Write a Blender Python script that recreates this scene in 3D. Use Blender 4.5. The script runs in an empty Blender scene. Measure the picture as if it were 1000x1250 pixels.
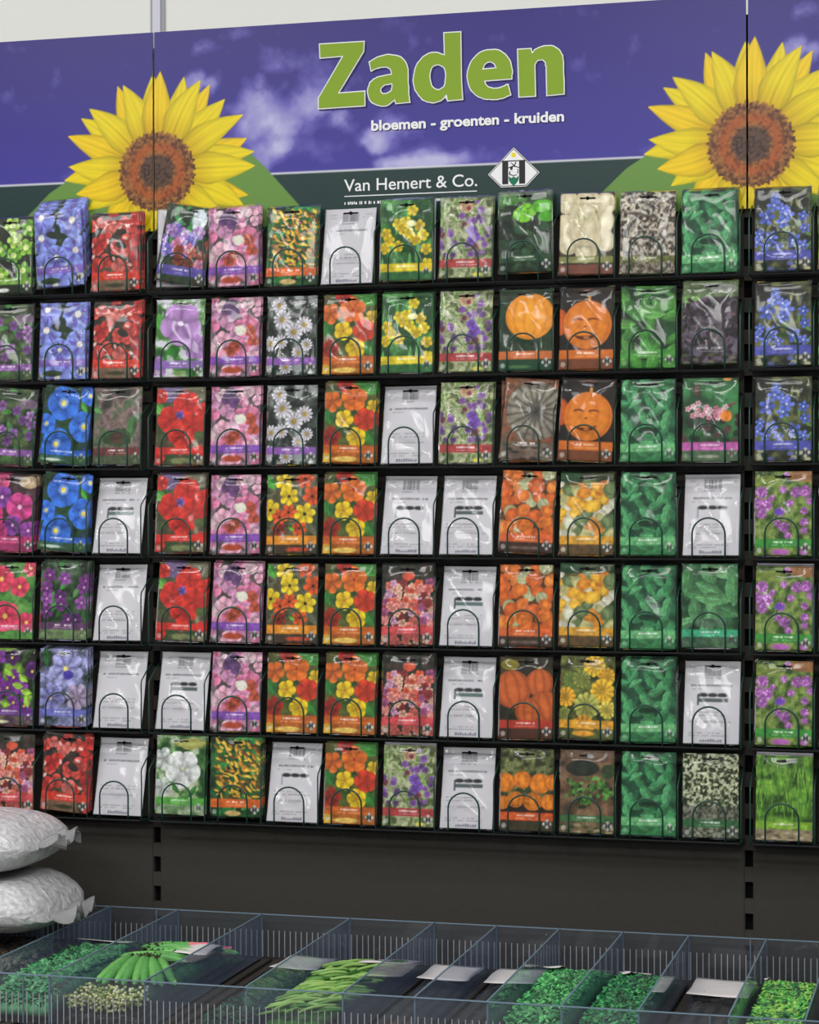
import numpy as np, math, random
# ---------------------------------------------------------------- printed pictures, painted as colours of mesh points
AW, AH = 66, 98
UU, VV = np.meshgrid((np.arange(AW)+.5)/AW, (np.arange(AH)+.5)/AH)
ASP = AH/AW
def vnoise(U, V, sc, seed):
    r = np.random.RandomState(seed); g = r.rand(64, 64)
    x = U*sc+seed*1.37; y = V*sc+seed*2.11
    xi = np.floor(x).astype(int); yi = np.floor(y).astype(int); fx = x-xi; fy = y-yi
    fx = fx*fx*(3-2*fx); fy = fy*fy*(3-2*fy)
    a = g[yi % 64, xi % 64]; b = g[yi % 64, (xi+1) % 64]; c = g[(yi+1) % 64, xi % 64]; d = g[(yi+1) % 64, (xi+1) % 64]
    return (a*(1-fx)+b*fx)*(1-fy)+(c*(1-fx)+d*fx)*fy
def fbm(U, V, sc, seed, o=4):
    s = 0; a = .5; t = 0
    for k in range(o):
        s = s+a*vnoise(U, V, sc*2**k, seed+k*7); t += a; a *= .5
    return s/t
class Art:
    def __init__(s, seed, U=UU, V=VV, asp=ASP):
        s.U, s.V, s.asp = U, V, asp; s.seed = seed; s.r = random.Random(seed); s.I = np.zeros(U.shape+(3,)); s.aa = .6/U.shape[1]
    def mix(s, m, c):
        m = np.clip(m, 0, 1)[..., None]; s.I = s.I*(1-m)+np.array(c, float)*m
    def pal(s, cols, sc=6, contrast=2.2, seed=0):
        n = np.clip((fbm(s.U, s.V*s.asp, sc, s.seed+seed)-.5)*contrast+.5, 0, .999)*(len(cols)-1)
        i = n.astype(int); f = (n-i)[..., None]; c = np.array(cols, float); s.I = c[i]*(1-f)+c[np.minimum(i+1, len(cols)-1)]*f
    def loc(s, x, y, ang):
        dx = s.U-x; dy = (s.V-y)*s.asp; c, n = math.cos(ang), math.sin(ang); return dx*c+dy*n, -dx*n+dy*c
    def blob(s, x, y, rx, ry, c, ang=0, soft=1., al=1., rough=0.):
        a, b = s.loc(x, y, ang); d = np.sqrt((a/rx)**2+(b/ry)**2)
        if rough: d = d+(fbm(s.U, s.V*s.asp, 9, s.seed+3)-.5)*rough
        m = (1-d)*min(rx, ry)/(s.aa*2*soft)+.5
        s.mix(np.clip(m, 0, 1)*al, c); return np.clip(1-d, 0, 1)
    def flower(s, x, y, r, n, c, cc=None, rot=0, wid=.5, dark=None, cr=.18, gap=.35):
        a, b = s.loc(x, y, rot); d = np.sqrt(a*a+b*b); t = np.arctan2(b, a)
        p = np.abs(np.cos(t*n/2))**wid
        R = r*(1-gap+gap*p)
        sh = (1-.28*np.clip(1-p, 0, 1)[..., None])*(.82+.25*np.clip(d/r, 0, 1)[..., None])
        m = np.clip((R-d)/(s.aa*2)+.5, 0, 1)[..., None]
        s.I = s.I*(1-m)+np.clip(np.array(c, float)*sh, 0, 255)*m
        if dark is not None:
            s.mix(((1-p) > .55)*(d < R*.8)*(d > r*.2)*.6, dark)
        if cc is not None: s.blob(x, y, r*cr, r*cr, cc)
    def leaf(s, x, y, L, w, c, ang, vein=True):
        a, b = s.loc(x, y, ang); t = np.clip(a/L*.5+.5, 0, 1); W = w*np.sin(np.pi*t)**.8
        m = np.clip((W-np.abs(b))/(s.aa*2)+.2, 0, 1)*(np.abs(a) < L)
        sh = 1+.22*np.sign(b)*np.clip(np.abs(b)/w, 0, 1)
        I = np.clip(np.array(c, float)*sh[..., None], 0, 255)
        s.I = s.I*(1-m[..., None])+I*m[..., None]
        if vein: s.mix((np.abs(b) < s.aa*.9)*m*.35, np.array(c)*1.35+20)
    def ribbed(s, x, y, rx, ry, c, dk, n=9, ang=0, hl=None, cyo=0):
        a, b = s.loc(x, y, ang); d = np.sqrt((a/rx)**2+(b/ry)**2)
        q = a/np.maximum(rx*np.sqrt(np.clip(1-(b/ry)**2, .02, 1)), 1e-3)
        rib = np.abs(np.cos(np.arcsin(np.clip(q, -1, 1))*n/2))**.5
        f = (.55+.45*rib)*(1-.35*np.clip(d, 0, 1)**3)
        m = np.clip((1-d)*min(rx, ry)/(s.aa*2)+.5, 0, 1)[..., None]
        col = np.array(dk, float)*(1-f[..., None])+np.array(c, float)*f[..., None]
        s.I = s.I*(1-m)+col*m
    def rect(s, x0, y0, x1, y1, c, al=1.):
        m = np.clip((s.U-x0)/s.aa*.5+.5, 0, 1)*np.clip((x1-s.U)/s.aa*.5+.5, 0, 1)*np.clip((s.V-y0)*s.asp/s.aa*.5+.5, 0, 1)*np.clip((y1-s.V)*s.asp/s.aa*.5+.5, 0, 1)
        s.mix(m*al, c)
    def grain(s, amp, sc=40): s.I = np.clip(s.I*(1+amp*(fbm(s.U, s.V*s.asp, sc, s.seed+50, 2)-.5)[..., None]), 0, 255)
    def scribble(s, x0, x1, y, h, c, al=.9, dens=.72):
        x = x0
        while x < x1:
            w = s.r.uniform(.014, .05)
            if s.r.random() < dens: s.rect(x, y-h*s.r.uniform(.3, .5), min(x+w, x1), y+h*s.r.uniform(.3, .5), c, al*s.r.uniform(.6, 1))
            x += w+.006
    def band(s, y0, y1, c, tw=.34, x0=0., al=.93, under=None, code=True):
        s.rect(-1, y0, 2, y1, c, al)
        s.scribble(.5-tw/2+x0, .5+tw/2+x0, y0+(y1-y0)*.36, .026, (250, 248, 245), .95, .93)
        s.scribble(.5-tw/2-.03+x0, .5+tw/2+.06+x0, y0+(y1-y0)*.72, .014, (240, 238, 235), .6, .8)
        if code:
            s.flower(.885, .9, .085, 4, (196, 196, 190), None, 0, 1.2, None, .18, .4); s.rect(.845, .872, .868, .93, (35, 35, 35)); s.rect(.9, .872, .923, .93, (35, 35, 35)); s.rect(.85, .893, .92, .91, (60, 70, 60))
            s.blob(.085, .935, .045, .045, (225, 225, 220), al=.6)
    def scatter(s, n, fn, x0=0, x1=1, y0=0, y1=1):
        # jittered grid so that the picture fills evenly
        k = max(1, int(round(math.sqrt(n*(x1-x0)/((y1-y0)*s.asp))))); m = max(1, int(math.ceil(n/k))); P = []
        for i in range(k):
            for j in range(m): P.append((x0+(x1-x0)*(i+.5+s.r.uniform(-.45, .45))/k, y0+(y1-y0)*(j+.5+s.r.uniform(-.45, .45))/m))
        s.r.shuffle(P)
        for x, y in P: fn(x, y)
KINDS = {}
def kind(seed, colour, desc):
    def d(f):
        def g():
            a = Art(seed); f(a)
            if seed in (6, 61, 62, 63): return a.I
            n = fbm(a.U, a.V*a.asp, 15, seed+90, 3); a.I = np.clip(255*(np.clip(a.I, 0, 255)/255)**1.16*(1.+(.2 if seed in (10, 16, 19, 20, 39) else .5)*(n-.5))[..., None], 0, 255)
            L = a.I.mean(2, keepdims=True); return np.clip(L+(a.I-L)*.87, 0, 255)
        KINDS[f.__name__] = (g, colour, desc); return f
    return d
C = lambda a, cols: a.r.choice(cols)
@kind(1, 'blue', 'pale blue morning glory')
def glory_pale(a):
    a.pal([(30, 50, 35), (55, 75, 50), (110, 120, 170)], 5)
    for x, y, r in ((.16, .1, .3), (.15, .36, .34), (.62, .72, .3), (.12, .75, .27), (.8, .16, .33), (.85, .55, .3), (.45, .62, .24), (.4, .98, .3), (.95, .88, .25)):
        a.flower(x, y, r, 5, (142, 158, 236), (222, 215, 205), a.r.random()*3, .8, (108, 88, 190), .2, .12)
    
    for x, y, r in ((.16, .1, .3), (.15, .36, .34), (.62, .72, .3), (.8, .16, .33), (.85, .55, .3), (.45, .62, .24)):
        for q in range(5):
            t = q*1.2566+x*7; a.leaf(x+.55*r*math.cos(t), y+.55*r*math.sin(t)/ASP, r*.3, .026, (112, 92, 196), t, False)
    a.blob(.45, .34, .2, .07, (38, 58, 42), .2); a.blob(.5, .3, .06, .15, (38, 58, 42)); a.band(.74, .83, (132, 98, 190)); a.blob(.3, .92, .2, .06, (50, 75, 45))
@kind(2, 'red', 'red sweet pea')
def sweetpea_red(a):
    a.pal([(40, 35, 30), (70, 55, 45), (95, 85, 60)], 7)
    def f(x, y): a.flower(x, y, a.r.uniform(.1, .17), 3, C(a, [(214, 58, 48), (225, 84, 72), (196, 48, 44), (232, 120, 110)]), None, a.r.random()*6, .6)
    a.scatter(34, f); a.scatter(9, lambda x, y: a.blob(x, y, .05, .03, (238, 190, 180), a.r.random()*3), 0, 1, .05, .7)
    a.blob(.62, .42, .12, .07, (55, 50, 40), .4); a.rect(.15, .86, .8, 1, (120, 118, 90), .8); a.blob(.5, .93, .2, .04, (70, 75, 50), rough=.5); a.band(.76, .86, (228, 66, 44))
@kind(3, 'purple and pink', 'mixed petunia')
def petunia_mix(a):
    a.pal([(30, 40, 28), (50, 75, 45), (70, 60, 50)], 5)
    a.scatter(10, lambda x, y: a.leaf(x, y, .14, .06, C(a, [(50, 130, 60), (70, 150, 85)]), a.r.random()*3), .2, .8, 0, .45)
    a.blob(.7, .18, .16, .2, (205, 215, 222), rough=.8)
    a.scatter(9, lambda x, y: a.flower(x, y, .13, 5, C(a, [(150, 120, 205), (180, 130, 205), (120, 105, 200)]), (220, 200, 220), a.r.random()), 0, .75, .3, .65)
    a.scatter(8, lambda x, y: a.flower(x, y, .11, 5, C(a, [(220, 130, 170), (205, 110, 90), (160, 70, 40)]), None, a.r.random()), .25, 1, .45, .78)
    a.band(.78, .9, (102, 88, 182))
@kind(4, 'pink', 'pink sweet pea')
def sweetpea_pink(a):
    a.pal([(60, 70, 55), (120, 100, 110), (200, 170, 185)], 6)
    def f(x, y): a.flower(x, y, a.r.uniform(.1, .18), 3, C(a, [(234, 150, 190), (226, 128, 168), (238, 176, 200), (214, 150, 190), (226, 190, 200)]), None, a.r.random()*6, .6)
    a.scatter(32, f)
    for x, y in ((.4, .1), (.46, .2), (.33, .16)): a.flower(x, y, .13, 3, (112, 72, 128), None, a.r.random()*6)
    for x, y in ((.8, .42), (.86, .55), (.5, .62), (.42, .68)): a.flower(x, y, .12, 3, (204, 92, 66), None, a.r.random()*6)
    a.blob(.6, .42, .12, .1, (218, 215, 200), rough=.6)
    a.band(.75, .85, (134, 78, 184)); a.blob(.45, .92, .2, .06, (196, 84, 54), rough=.5)
@kind(5, 'orange yellow', 'orange canary creeper')
def canary(a):
    a.pal([(28, 55, 28), (40, 90, 45), (60, 125, 60)], 7)
    a.scatter(14, lambda x, y: a.leaf(x, y, .16, .08, C(a, [(45, 125, 62), (60, 145, 70), (35, 100, 50)]), a.r.random()*3))
    a.scatter(120, lambda x, y: a.leaf(x, y, a.r.uniform(.05, .1), a.r.uniform(.022, .04), C(a, [(232, 172, 50), (244, 194, 70), (240, 186, 60), (206, 136, 44), (130, 80, 40)]), a.r.gauss(.6, .5), False), .1, 1, .05, .75)
    a.band(.77, .88, (238, 108, 40)); a.blob(.45, .95, .16, .05, (225, 190, 120)); 
def back(a, icons, light=(196, 194, 199)):
    a.I[:] = light
    r = a.r
    for i in range(15):
        x = .36+i*.0205; a.rect(x, .065, x+r.choice([.006, .011, .015]), .185, (70, 70, 74), .85)
    a.scribble(.35, .68, .21, .015, (90, 90, 95), .8); a.scribble(.1, .24, .09, .014, (110, 110, 115), .7); a.scribble(.12, .26, .13, .014, (110, 110, 115), .7); a.scribble(.74, .93, .09, .014, (120, 120, 120), .6); a.scribble(.74, .88, .13, .014, (120, 120, 120), .6)
    a.scribble(.12, .85, .3, .028, (80, 80, 84), .9, .85); a.scribble(.14, .45, .345, .018, (120, 120, 122), .7)
    if icons:
        a.rect(.24, .41, .27, .54, (25, 40, 38), .9 if icons != 2 else .3)
        for k in range(3): a.blob(.34+k*.17, .415, .08, .035, (22, 26, 26), soft=1.4); a.rect(.27+k*.17, .415, .41+k*.17, .435, (22, 26, 26), .8)
        if icons != 2: a.rect(.27, .455, .78, .5, (40, 70, 66) if icons == 1 else (30, 44, 42), .75)
    for y in (.62, .66, .735, .87, .9): a.scribble(.1, r.uniform(.6, .92), y, .013, (95, 95, 100), .75, .8)
    for k in range(9): a.rect(.3+k*.045, .935+r.uniform(0, .02), .33+k*.045, .975, (70, 70, 90), .75)
@kind(6, 'white', 'plain white packet back')
def white_plain(a): back(a, 0)
@kind(61, 'white', 'white packet back with icons')
def white_icons(a): back(a, 1)
@kind(62, 'white', 'white packet back with pale icons')
def white_pale(a): back(a, 2)
@kind(63, 'white', 'white packet back with dark icon bar')
def white_dark(a): back(a, 3)
@kind(7, 'yellow', 'yellow flower')
def yellow_flowers(a):
    a.pal([(34, 84, 40), (52, 124, 56), (96, 156, 90)], 5)
    a.scatter(7, lambda x, y: a.leaf(x, y, .25, .05, (88, 160, 80), a.r.uniform(1, 2)))
    for x, y in ((.62, .14), (.35, .3), (.5, .28), (.75, .33), (.12, .42), (.18, .5), (.82, .45), (.55, .42), (.88, .62), (.35, .58), (.42, .36), (.9, .8), (.68, .5), (.1, .6)):
        a.flower(x, y, .11, 5, C(a, [(238, 214, 34), (226, 198, 24)]), (205, 170, 20), a.r.random()*3)
    a.blob(.6, .3, .09, .06, (245, 240, 180)); a.band(.79, .89, (238, 208, 26)); a.rect(.0, .9, 1, 1, (50, 110, 60), .7)
@kind(8, 'purple', 'small purple flower')
def purple_sage(a):
    a.pal([(92, 104, 62), (140, 156, 100), (190, 190, 160), (120, 150, 80)], 9, 2.8)
    a.scatter(16, lambda x, y: a.leaf(x, y, .16, .02, C(a, [(120, 160, 70), (175, 185, 130)]), a.r.uniform(1, 2), False))
    a.blob(.5, .12, .13, .1, (196, 156, 120), rough=.8)
    def f(x, y): a.flower(x, y, a.r.uniform(.04, .08), 4, C(a, [(144, 92, 176), (158, 108, 190), (120, 76, 150), (150, 74, 90)]), None, a.r.random()*3)
    a.scatter(16, f, .45, .95, .25, .75); a.scatter(9, f, 0, .3, .35, .75); a.scatter(5, f, .4, .8, .05, .35)
    for x, y in ((.6, .42), (.68, .5), (.62, .54)): a.flower(x, y, .1, 4, (138, 90, 200), None, a.r.random())
    a.band(.77, .87, (184, 62, 66)); a.blob(.72, .96, .08, .03, (228, 214, 80))
@kind(9, 'dark green', 'green gherkin')
def gherkin(a):
    a.pal([(18, 34, 20), (34, 64, 34), (60, 100, 56)], 8)
    a.blob(.2, .1, .3, .12, (80, 140, 62), rough=.7); a.blob(.5, .28, .2, .17, (128, 206, 42), rough=.5); a.blob(.83, .2, .2, .12, (96, 190, 40)); a.blob(.9, .33, .16, .09, (84, 176, 38))
    for k in range(9): a.blob(.5+a.r.uniform(-.13, .13), .28+a.r.uniform(-.08, .08), .018, .018, (70, 150, 30))
    a.scatter(16, lambda x, y: a.blob(x, y, .08, .07, C(a, [(24, 52, 30), (34, 74, 44), (50, 96, 60)])), 0, 1, .45, .8)
    a.band(.78, .87, (40, 86, 46)); a.rect(0, .0, 1, .06, (150, 150, 150), .6)
@kind(10, 'cream', 'cream white onion')
def white_onion(a):
    a.pal([(60, 50, 36), (90, 84, 56)], 5)
    for x, y, r in ((.15, .12, .2), (.5, .1, .22), (.82, .14, .2), (.1, .4, .2), (.42, .3, .25), (.8, .36, .2), (.52, .5, .27), (.18, .62, .2), (.85, .6, .18), (.5, .72, .2)):
        a.ribbed(x, y, r, r*1.05, (226, 216, 182), (168, 150, 104), 6, a.r.uniform(-.5, .5))
    for x in (.35, .45, .7): a.leaf(x, .3, .1, .014, (120, 160, 70), 1.3, False)
    a.rect(0, .88, 1, 1, (150, 84, 66), .8); a.band(.78, .86, (150, 152, 82))
@kind(11, 'grey brown', 'grey brown cress')
def cress(a):
    a.pal([(66, 58, 48), (132, 122, 106), (196, 188, 170)], 20, 3.4); a.band(.78, .86, (112, 116, 54)); a.rect(0, .86, 1, 1, (120, 112, 90), .4)
def leaves(a, c1, c2, dk, n, L, w):
    a.pal([dk, tuple(np.array(dk)*1.8)], 6)
    a.scatter(n, lambda x, y: a.leaf(x, y, L*a.r.uniform(.8, 1.2), w*a.r.uniform(.8, 1.2), tuple(np.array(c1)+(np.array(c2)-np.array(c1))*a.r.random()), a.r.random()*3.1))
@kind(12, 'green', 'green leafy herb')
def green_leaf(a):
    leaves(a, (48, 124, 74), (84, 160, 104), (20, 60, 38), 38, .15, .085); a.blob(.5, .62, .2, .05, (24, 70, 44), rough=.9); a.band(.78, .88, (112, 188, 122)); a.rect(0, .88, 1, 1, (70, 150, 90), .5); a.grain(.25)
@kind(13, 'blue', 'blue borage flower')
def borage(a):
    a.pal([(34, 40, 26), (64, 72, 42), (112, 120, 66)], 6, 2.6)
    a.rect(-1, 0, .3, .25, (40, 40, 32), .9); a.scatter(12, lambda x, y: a.leaf(x, y, .1, .035, C(a, [(120, 126, 72), (90, 130, 60)]), a.r.random()*3), .2, 1, .15, .75)
    for x, y, r in ((.38, .12, .09), (.35, .22, .13), (.22, .36, .15), (.56, .33, .14), (.5, .42, .12), (.85, .36, .1), (.88, .5, .1), (.1, .55, .09), (.3, .6, .12), (.68, .64, .14), (.2, .7, .1), (.5, .26, .1), (.05, .65, .1), (.42, .7, .1), (.85, .7, .1)):
        a.flower(x, y, r, 5, C(a, [(96, 124, 226), (84, 108, 208), (112, 132, 232)]), (205, 215, 240), a.r.random()*3, .9, None, .16, .55)
    a.blob(.5, .64, .1, .05, (70, 100, 50), rough=.5); a.scatter(8, lambda x, y: a.blob(x, y, .06, .04, C(a, [(180, 176, 140), (100, 110, 170), (60, 70, 60)])), 0, 1, .87, 1); a.band(.76, .87, (88, 92, 196))
@kind(14, 'lime', 'lime green bell flower')
def lime_bells(a):
    a.pal([(26, 36, 22), (48, 62, 34)], 6)
    for x, y in ((.1, .12), (.55, .1), (.85, .4), (.3, .42), (.15, .58), (.6, .5), (.8, .7), (.35, .76), (.05, .8), (.9, .15), (.62, .3)):
        a.flower(x, y, .17, 5, C(a, [(146, 204, 54), (118, 184, 48), (176, 214, 92)]), (210, 226, 140), a.r.random()*3, .7, None, .35)
    a.band(.79, .88, (124, 178, 54)); a.blob(.4, .95, .12, .04, (220, 225, 215))
@kind(15, 'purple', 'purple bellflower on dark green')
def purple_bells(a):
    a.pal([(30, 44, 28), (56, 78, 44), (100, 120, 70)], 7)
    a.scatter(8, lambda x, y: a.leaf(x, y, .14, .07, (70, 130, 60), a.r.random()*3)); a.blob(.8, .2, .2, .09, (120, 100, 120), rough=.8)
    a.scatter(11, lambda x, y: a.flower(x, y, .1, 5, C(a, [(150, 98, 170), (128, 78, 150), (176, 130, 190)]), (100, 60, 110), a.r.random()), .0, 1, .2, .75)
    a.band(.79, .88, (152, 92, 178)); a.rect(0, .88, 1, 1, (88, 110, 70), .5)
@kind(16, 'lilac', 'large lilac mallow flower')
def mallow(a):
    a.pal([(44, 100, 42), (90, 150, 70), (215, 215, 222)], 5, 3)
    a.leaf(.12, .3, .2, .12, (80, 160, 60), 1.2); a.leaf(.35, .72, .22, .12, (44, 130, 44), 2.4)
    a.flower(.52, .32, .42, 5, (190, 142, 208), (225, 205, 232), .4, .5, (160, 105, 185), .12, .22); a.flower(.85, .62, .25, 5, (180, 130, 200), None, 1., .5, (150, 95, 175), .1, .25); a.flower(.1, .86, .2, 5, (176, 130, 196), None, 1)
    a.band(.79, .89, (152, 112, 196)); a.blob(.5, .95, .12, .04, (130, 160, 90), rough=.5)
@kind(17, 'white', 'white daisy')
def daisy(a):
    a.pal([(34, 42, 36), (80, 90, 80), (160, 165, 165)], 6, 3)
    for x, y, r in ((.25, .12, .15), (.32, .3, .18), (.75, .37, .16), (.55, .46, .18), (.1, .6, .15), (.8, .62, .12), (.65, .72, .14), (.3, .58, .14), (.05, .85, .14), (.4, .9, .13)):
        a.flower(x, y, r, 12, (214, 210, 218), (176, 150, 70), a.r.random(), .8, (150, 145, 160), .3, .3)
    a.band(.78, .87, (154, 96, 190)); a.blob(.88, .97, .05, .03, (230, 230, 230))
@kind(18, 'orange', 'orange nasturtium')
def nasturtium(a):
    a.pal([(56, 76, 34), (84, 112, 48), (112, 104, 52)], 5)
    a.leaf(.85, .06, .25, .14, (70, 150, 60), .3); a.leaf(.1, .42, .16, .12, (60, 130, 60), 1.5); a.leaf(.9, .68, .16, .1, (60, 130, 50), 1.)
    a.flower(.4, .02, .17, 5, (198, 46, 30), None, .5); a.flower(.15, .24, .2, 5, (224, 116, 40), None, .2, .5, (180, 70, 30)); a.flower(.58, .2, .25, 5, (242, 124, 34), (170, 50, 30), .9, .5, (215, 84, 26), .12, .25)
    a.flower(.95, .3, .14, 5, (244, 204, 36), None, .3); a.flower(.4, .46, .18, 5, (246, 208, 30), (200, 120, 20), .1, .5, (228, 168, 22), .14, .25)
    a.flower(.8, .46, .22, 5, (226, 70, 36), None, .6, .5, (190, 44, 30), .1, .2); a.flower(.15, .68, .2, 5, (178, 56, 36), None, 1., .5, (130, 40, 26)); a.flower(.64, .68, .19, 5, (248, 210, 24), (210, 130, 20), .7, .5, (226, 170, 20), .14, .25)
    a.rect(0, .88, 1, 1, (214, 110, 36), .8); a.blob(.45, .95, .25, .05, (236, 200, 100), rough=.4); a.rect(0, .86, .15, 1, (244, 200, 40), .9); a.band(.78, .88, (226, 112, 36))
@kind(19, 'orange', 'single round orange squash')
def squash(a):
    a.pal([(22, 50, 30), (40, 80, 44), (50, 60, 36)], 6); a.ribbed(.58, .34, .45, .42, (252, 172, 32), (206, 106, 12), 13)
    a.blob(.58, .09, .06, .03, (190, 150, 60)); a.rect(0, .86, 1, 1, (32, 84, 56), .8); a.blob(.4, .95, .2, .03, (90, 130, 80), rough=.5); a.band(.76, .86, (232, 122, 54))
@kind(20, 'orange', 'carved laughing pumpkin')
def jack(a):
    a.pal([(26, 20, 14), (52, 38, 24)], 6); a.blob(.5, .04, .14, .04, (96, 50, 30)); a.ribbed(.02, .42, .14, .24, (220, 100, 20), (140, 56, 10), 5)
    a.ribbed(.52, .46, .44, .44, (240, 142, 28), (190, 92, 12), 9); a.blob(.55, .14, .03, .05, (214, 150, 60))
    for x in (.34, .62):
        a.blob(x, .4, .09, .035, (120, 54, 14)); a.blob(x, .415, .08, .03, (232, 136, 28))
    a.leaf(.47, .5, .06, .03, (96, 44, 20), 2.2, False)
    a.blob(.48, .58, .19, .085, (104, 46, 16)); a.blob(.46, .545, .22, .08, (234, 138, 28)); a.blob(.5, .615, .05, .02, (230, 140, 40))
    a.rect(0, .87, 1, 1, (150, 84, 48), .85); a.band(.76, .87, (238, 126, 34))
@kind(21, 'bright green', 'bright green spinach leaf')
def spinach(a):
    leaves(a, (52, 120, 42), (96, 164, 70), (16, 54, 22), 22, .2, .11); a.leaf(.55, .32, .28, .13, (100, 166, 78), .2); a.leaf(.5, .66, .2, .13, (78, 150, 66), 1.3); a.band(.77, .88, (84, 168, 66)); a.rect(0, .9, 1, 1, (60, 140, 46), .5)
@kind(22, 'dark purple', 'dark purple basil')
def dark_basil(a):
    a.pal([(24, 20, 24), (66, 52, 62), (110, 100, 116)], 9, 3)
    a.rect(0, -1, 1, .2, (110, 140, 80), .75); a.blob(.75, .1, .25, .07, (165, 168, 160), rough=.8); a.blob(.12, .22, .2, .06, (110, 160, 70), rough=.8)
    a.scatter(30, lambda x, y: a.leaf(x, y, .08, .04, C(a, [(58, 34, 44), (82, 62, 78), (40, 28, 34), (110, 84, 96)]), a.r.random()*3), 0, 1, .22, .8)
    a.scribble(.25, .72, .81, .025, (235, 235, 235), .9, .9); a.scribble(.3, .76, .85, .014, (220, 220, 220), .6); a.scatter(10, lambda x, y: a.blob(x, y, .06, .03, C(a, [(120, 116, 90), (60, 56, 50), (90, 100, 60)])), 0, 1, .88, 1)
@kind(23, 'bright blue', 'bright blue morning glory')
def glory_blue(a):
    a.pal([(20, 52, 34), (40, 90, 44), (60, 70, 140)], 6)
    for x, y, r in ((.42, .22, .34), (.1, .5, .2), (.88, .5, .3), (.35, .75, .32), (.95, .1, .2)):
        a.flower(x, y, r, 5, (58, 126, 232), (236, 226, 120), a.r.random()*2, .6, (34, 84, 200), .16, .1); a.blob(x, y, r*.3, r*.3, (190, 210, 250), al=.5); a.blob(x, y, r*.13, r*.13, (238, 214, 80))
    a.leaf(.85, .25, .12, .06, (80, 170, 60), 1.); a.band(.81, .89, (50, 110, 220), .5); a.rect(0, .89, 1, 1, (60, 110, 60), .7); a.blob(.3, .95, .2, .03, (200, 215, 200), rough=.5)
@kind(24, 'brown', 'dusky brown flower')
def dusky(a):
    a.pal([(56, 60, 44), (104, 86, 82), (140, 116, 112), (88, 110, 76)], 4, 2.6)
    a.leaf(.8, .5, .22, .1, (70, 116, 66), 1.7); a.blob(.5, .66, .3, .17, (60, 92, 52), rough=.6); a.blob(.52, .66, .15, .13, (92, 70, 52), rough=.6); a.leaf(.1, .3, .12, .06, (90, 150, 86), .5)
    a.band(.78, .88, (122, 62, 60)); a.rect(0, .88, 1, 1, (74, 96, 62), .7)
@kind(25, 'red', 'large bright red flower')
def red_flax(a):
    a.pal([(60, 96, 50), (90, 76, 56), (150, 140, 110)], 5)
    a.leaf(.08, .28, .16, .1, (100, 170, 70), .7); a.rect(.1, 0, .55, .2, (120, 100, 160), .8); a.rect(.6, 0, 1, .18, (120, 120, 96), .8)
    for x, y, r in ((.1, .12, .14), (.62, .22, .26), (.3, .42, .26), (.55, .6, .28), (.75, .48, .26), (.95, .3, .15), (.08, .9, .14), (.92, .82, .12)):
        a.flower(x, y, r, 5, (226, 56, 42), None, a.r.random()*2, .5, (196, 34, 34), .1, .14)
    a.flower(.5, .36, .09, 4, (120, 96, 190), None, .3, 1); a.blob(.12, .66, .1, .08, (90, 100, 56), rough=.6); a.blob(.9, .62, .1, .08, (90, 110, 60), rough=.6)
    a.band(.77, .86, (228, 54, 46)); a.blob(.55, .94, .25, .05, (130, 140, 90), rough=.8)
@kind(26, 'grey', 'grey ribbed pumpkin')
def grey_pumpkin(a):
    a.pal([(96, 56, 34), (160, 92, 56), (120, 100, 80)], 6)
    x, y = a.loc(.62, .4, 0); d = np.sqrt(x*x+(y*1.05)**2); t = np.arctan2(y, x); rib = np.abs(np.cos(t*9))**.5
    m = np.clip((.56-d)/.02, 0, 1)[..., None]; f = (.45+.5*rib)*(.5+.5*np.clip(d/.3, 0, 1)); a.I = a.I*(1-m)+np.array((158, 150, 132.))*f[..., None]*m
    a.blob(.62, .4, .05, .05, (60, 54, 44)); a.rect(0, .8, 1, 1, (120, 110, 96), .8); a.scatter(12, lambda x, y: a.blob(x, y, .07, .03, C(a, [(150, 140, 124), (70, 60, 52)])), 0, 1, .8, 1); a.band(.77, .84, (110, 100, 84), al=.6)
@kind(27, 'pink', 'pink flower spike')
def pink_savory(a):
    a.pal([(40, 84, 46), (56, 120, 66), (66, 140, 80)], 4)
    a.leaf(.26, .15, .14, .04, (110, 60, 60), 1.4, False); a.leaf(.85, .33, .14, .03, (130, 70, 70), 2.7, False)
    a.scatter(22, lambda x, y: a.blob(x, y, .06, .06, C(a, [(70, 50, 44), (40, 60, 40), (100, 70, 66)])), 0, 1, .45, .82)
    def f(x, y): a.flower(x, y, .055, 5, C(a, [(232, 170, 186), (224, 140, 160), (240, 200, 205)]), None, 0)
    a.scatter(9, f, .1, .45, .3, .5); a.scatter(9, f, .45, .8, .35, .5); a.blob(.78, .46, .1, .1, (238, 140, 44)); a.blob(.8, .02, .07, .03, (238, 150, 50))
    a.band(.77, .87, (214, 100, 188)); a.rect(0, .87, 1, 1, (110, 120, 96), .6); a.blob(.45, .94, .2, .03, (170, 170, 150), rough=.8)
@kind(28, 'magenta', 'magenta and purple petunia')
def petunia_magenta(a):
    a.pal([(60, 40, 40), (90, 60, 70)], 6); a.blob(.85, .1, .2, .12, (196, 170, 130))
    for x, y, r, c in ((.2, .08, .25, (226, 84, 140)), (.3, .3, .22, (150, 72, 176)), (.68, .42, .28, (226, 74, 154)), (.12, .55, .24, (210, 60, 130)), (.55, .66, .2, (150, 70, 170)), (.88, .72, .18, (170, 80, 180)), (.25, .76, .2, (196, 60, 130))):
        a.flower(x, y, r, 5, c, (235, 190, 220), a.r.random()*3, .5, tuple(np.array(c)*.7), .16, .15)
    a.rect(0, .88, 1, 1, (196, 60, 124), .7); a.band(.8, .9, (206, 58, 124))
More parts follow.
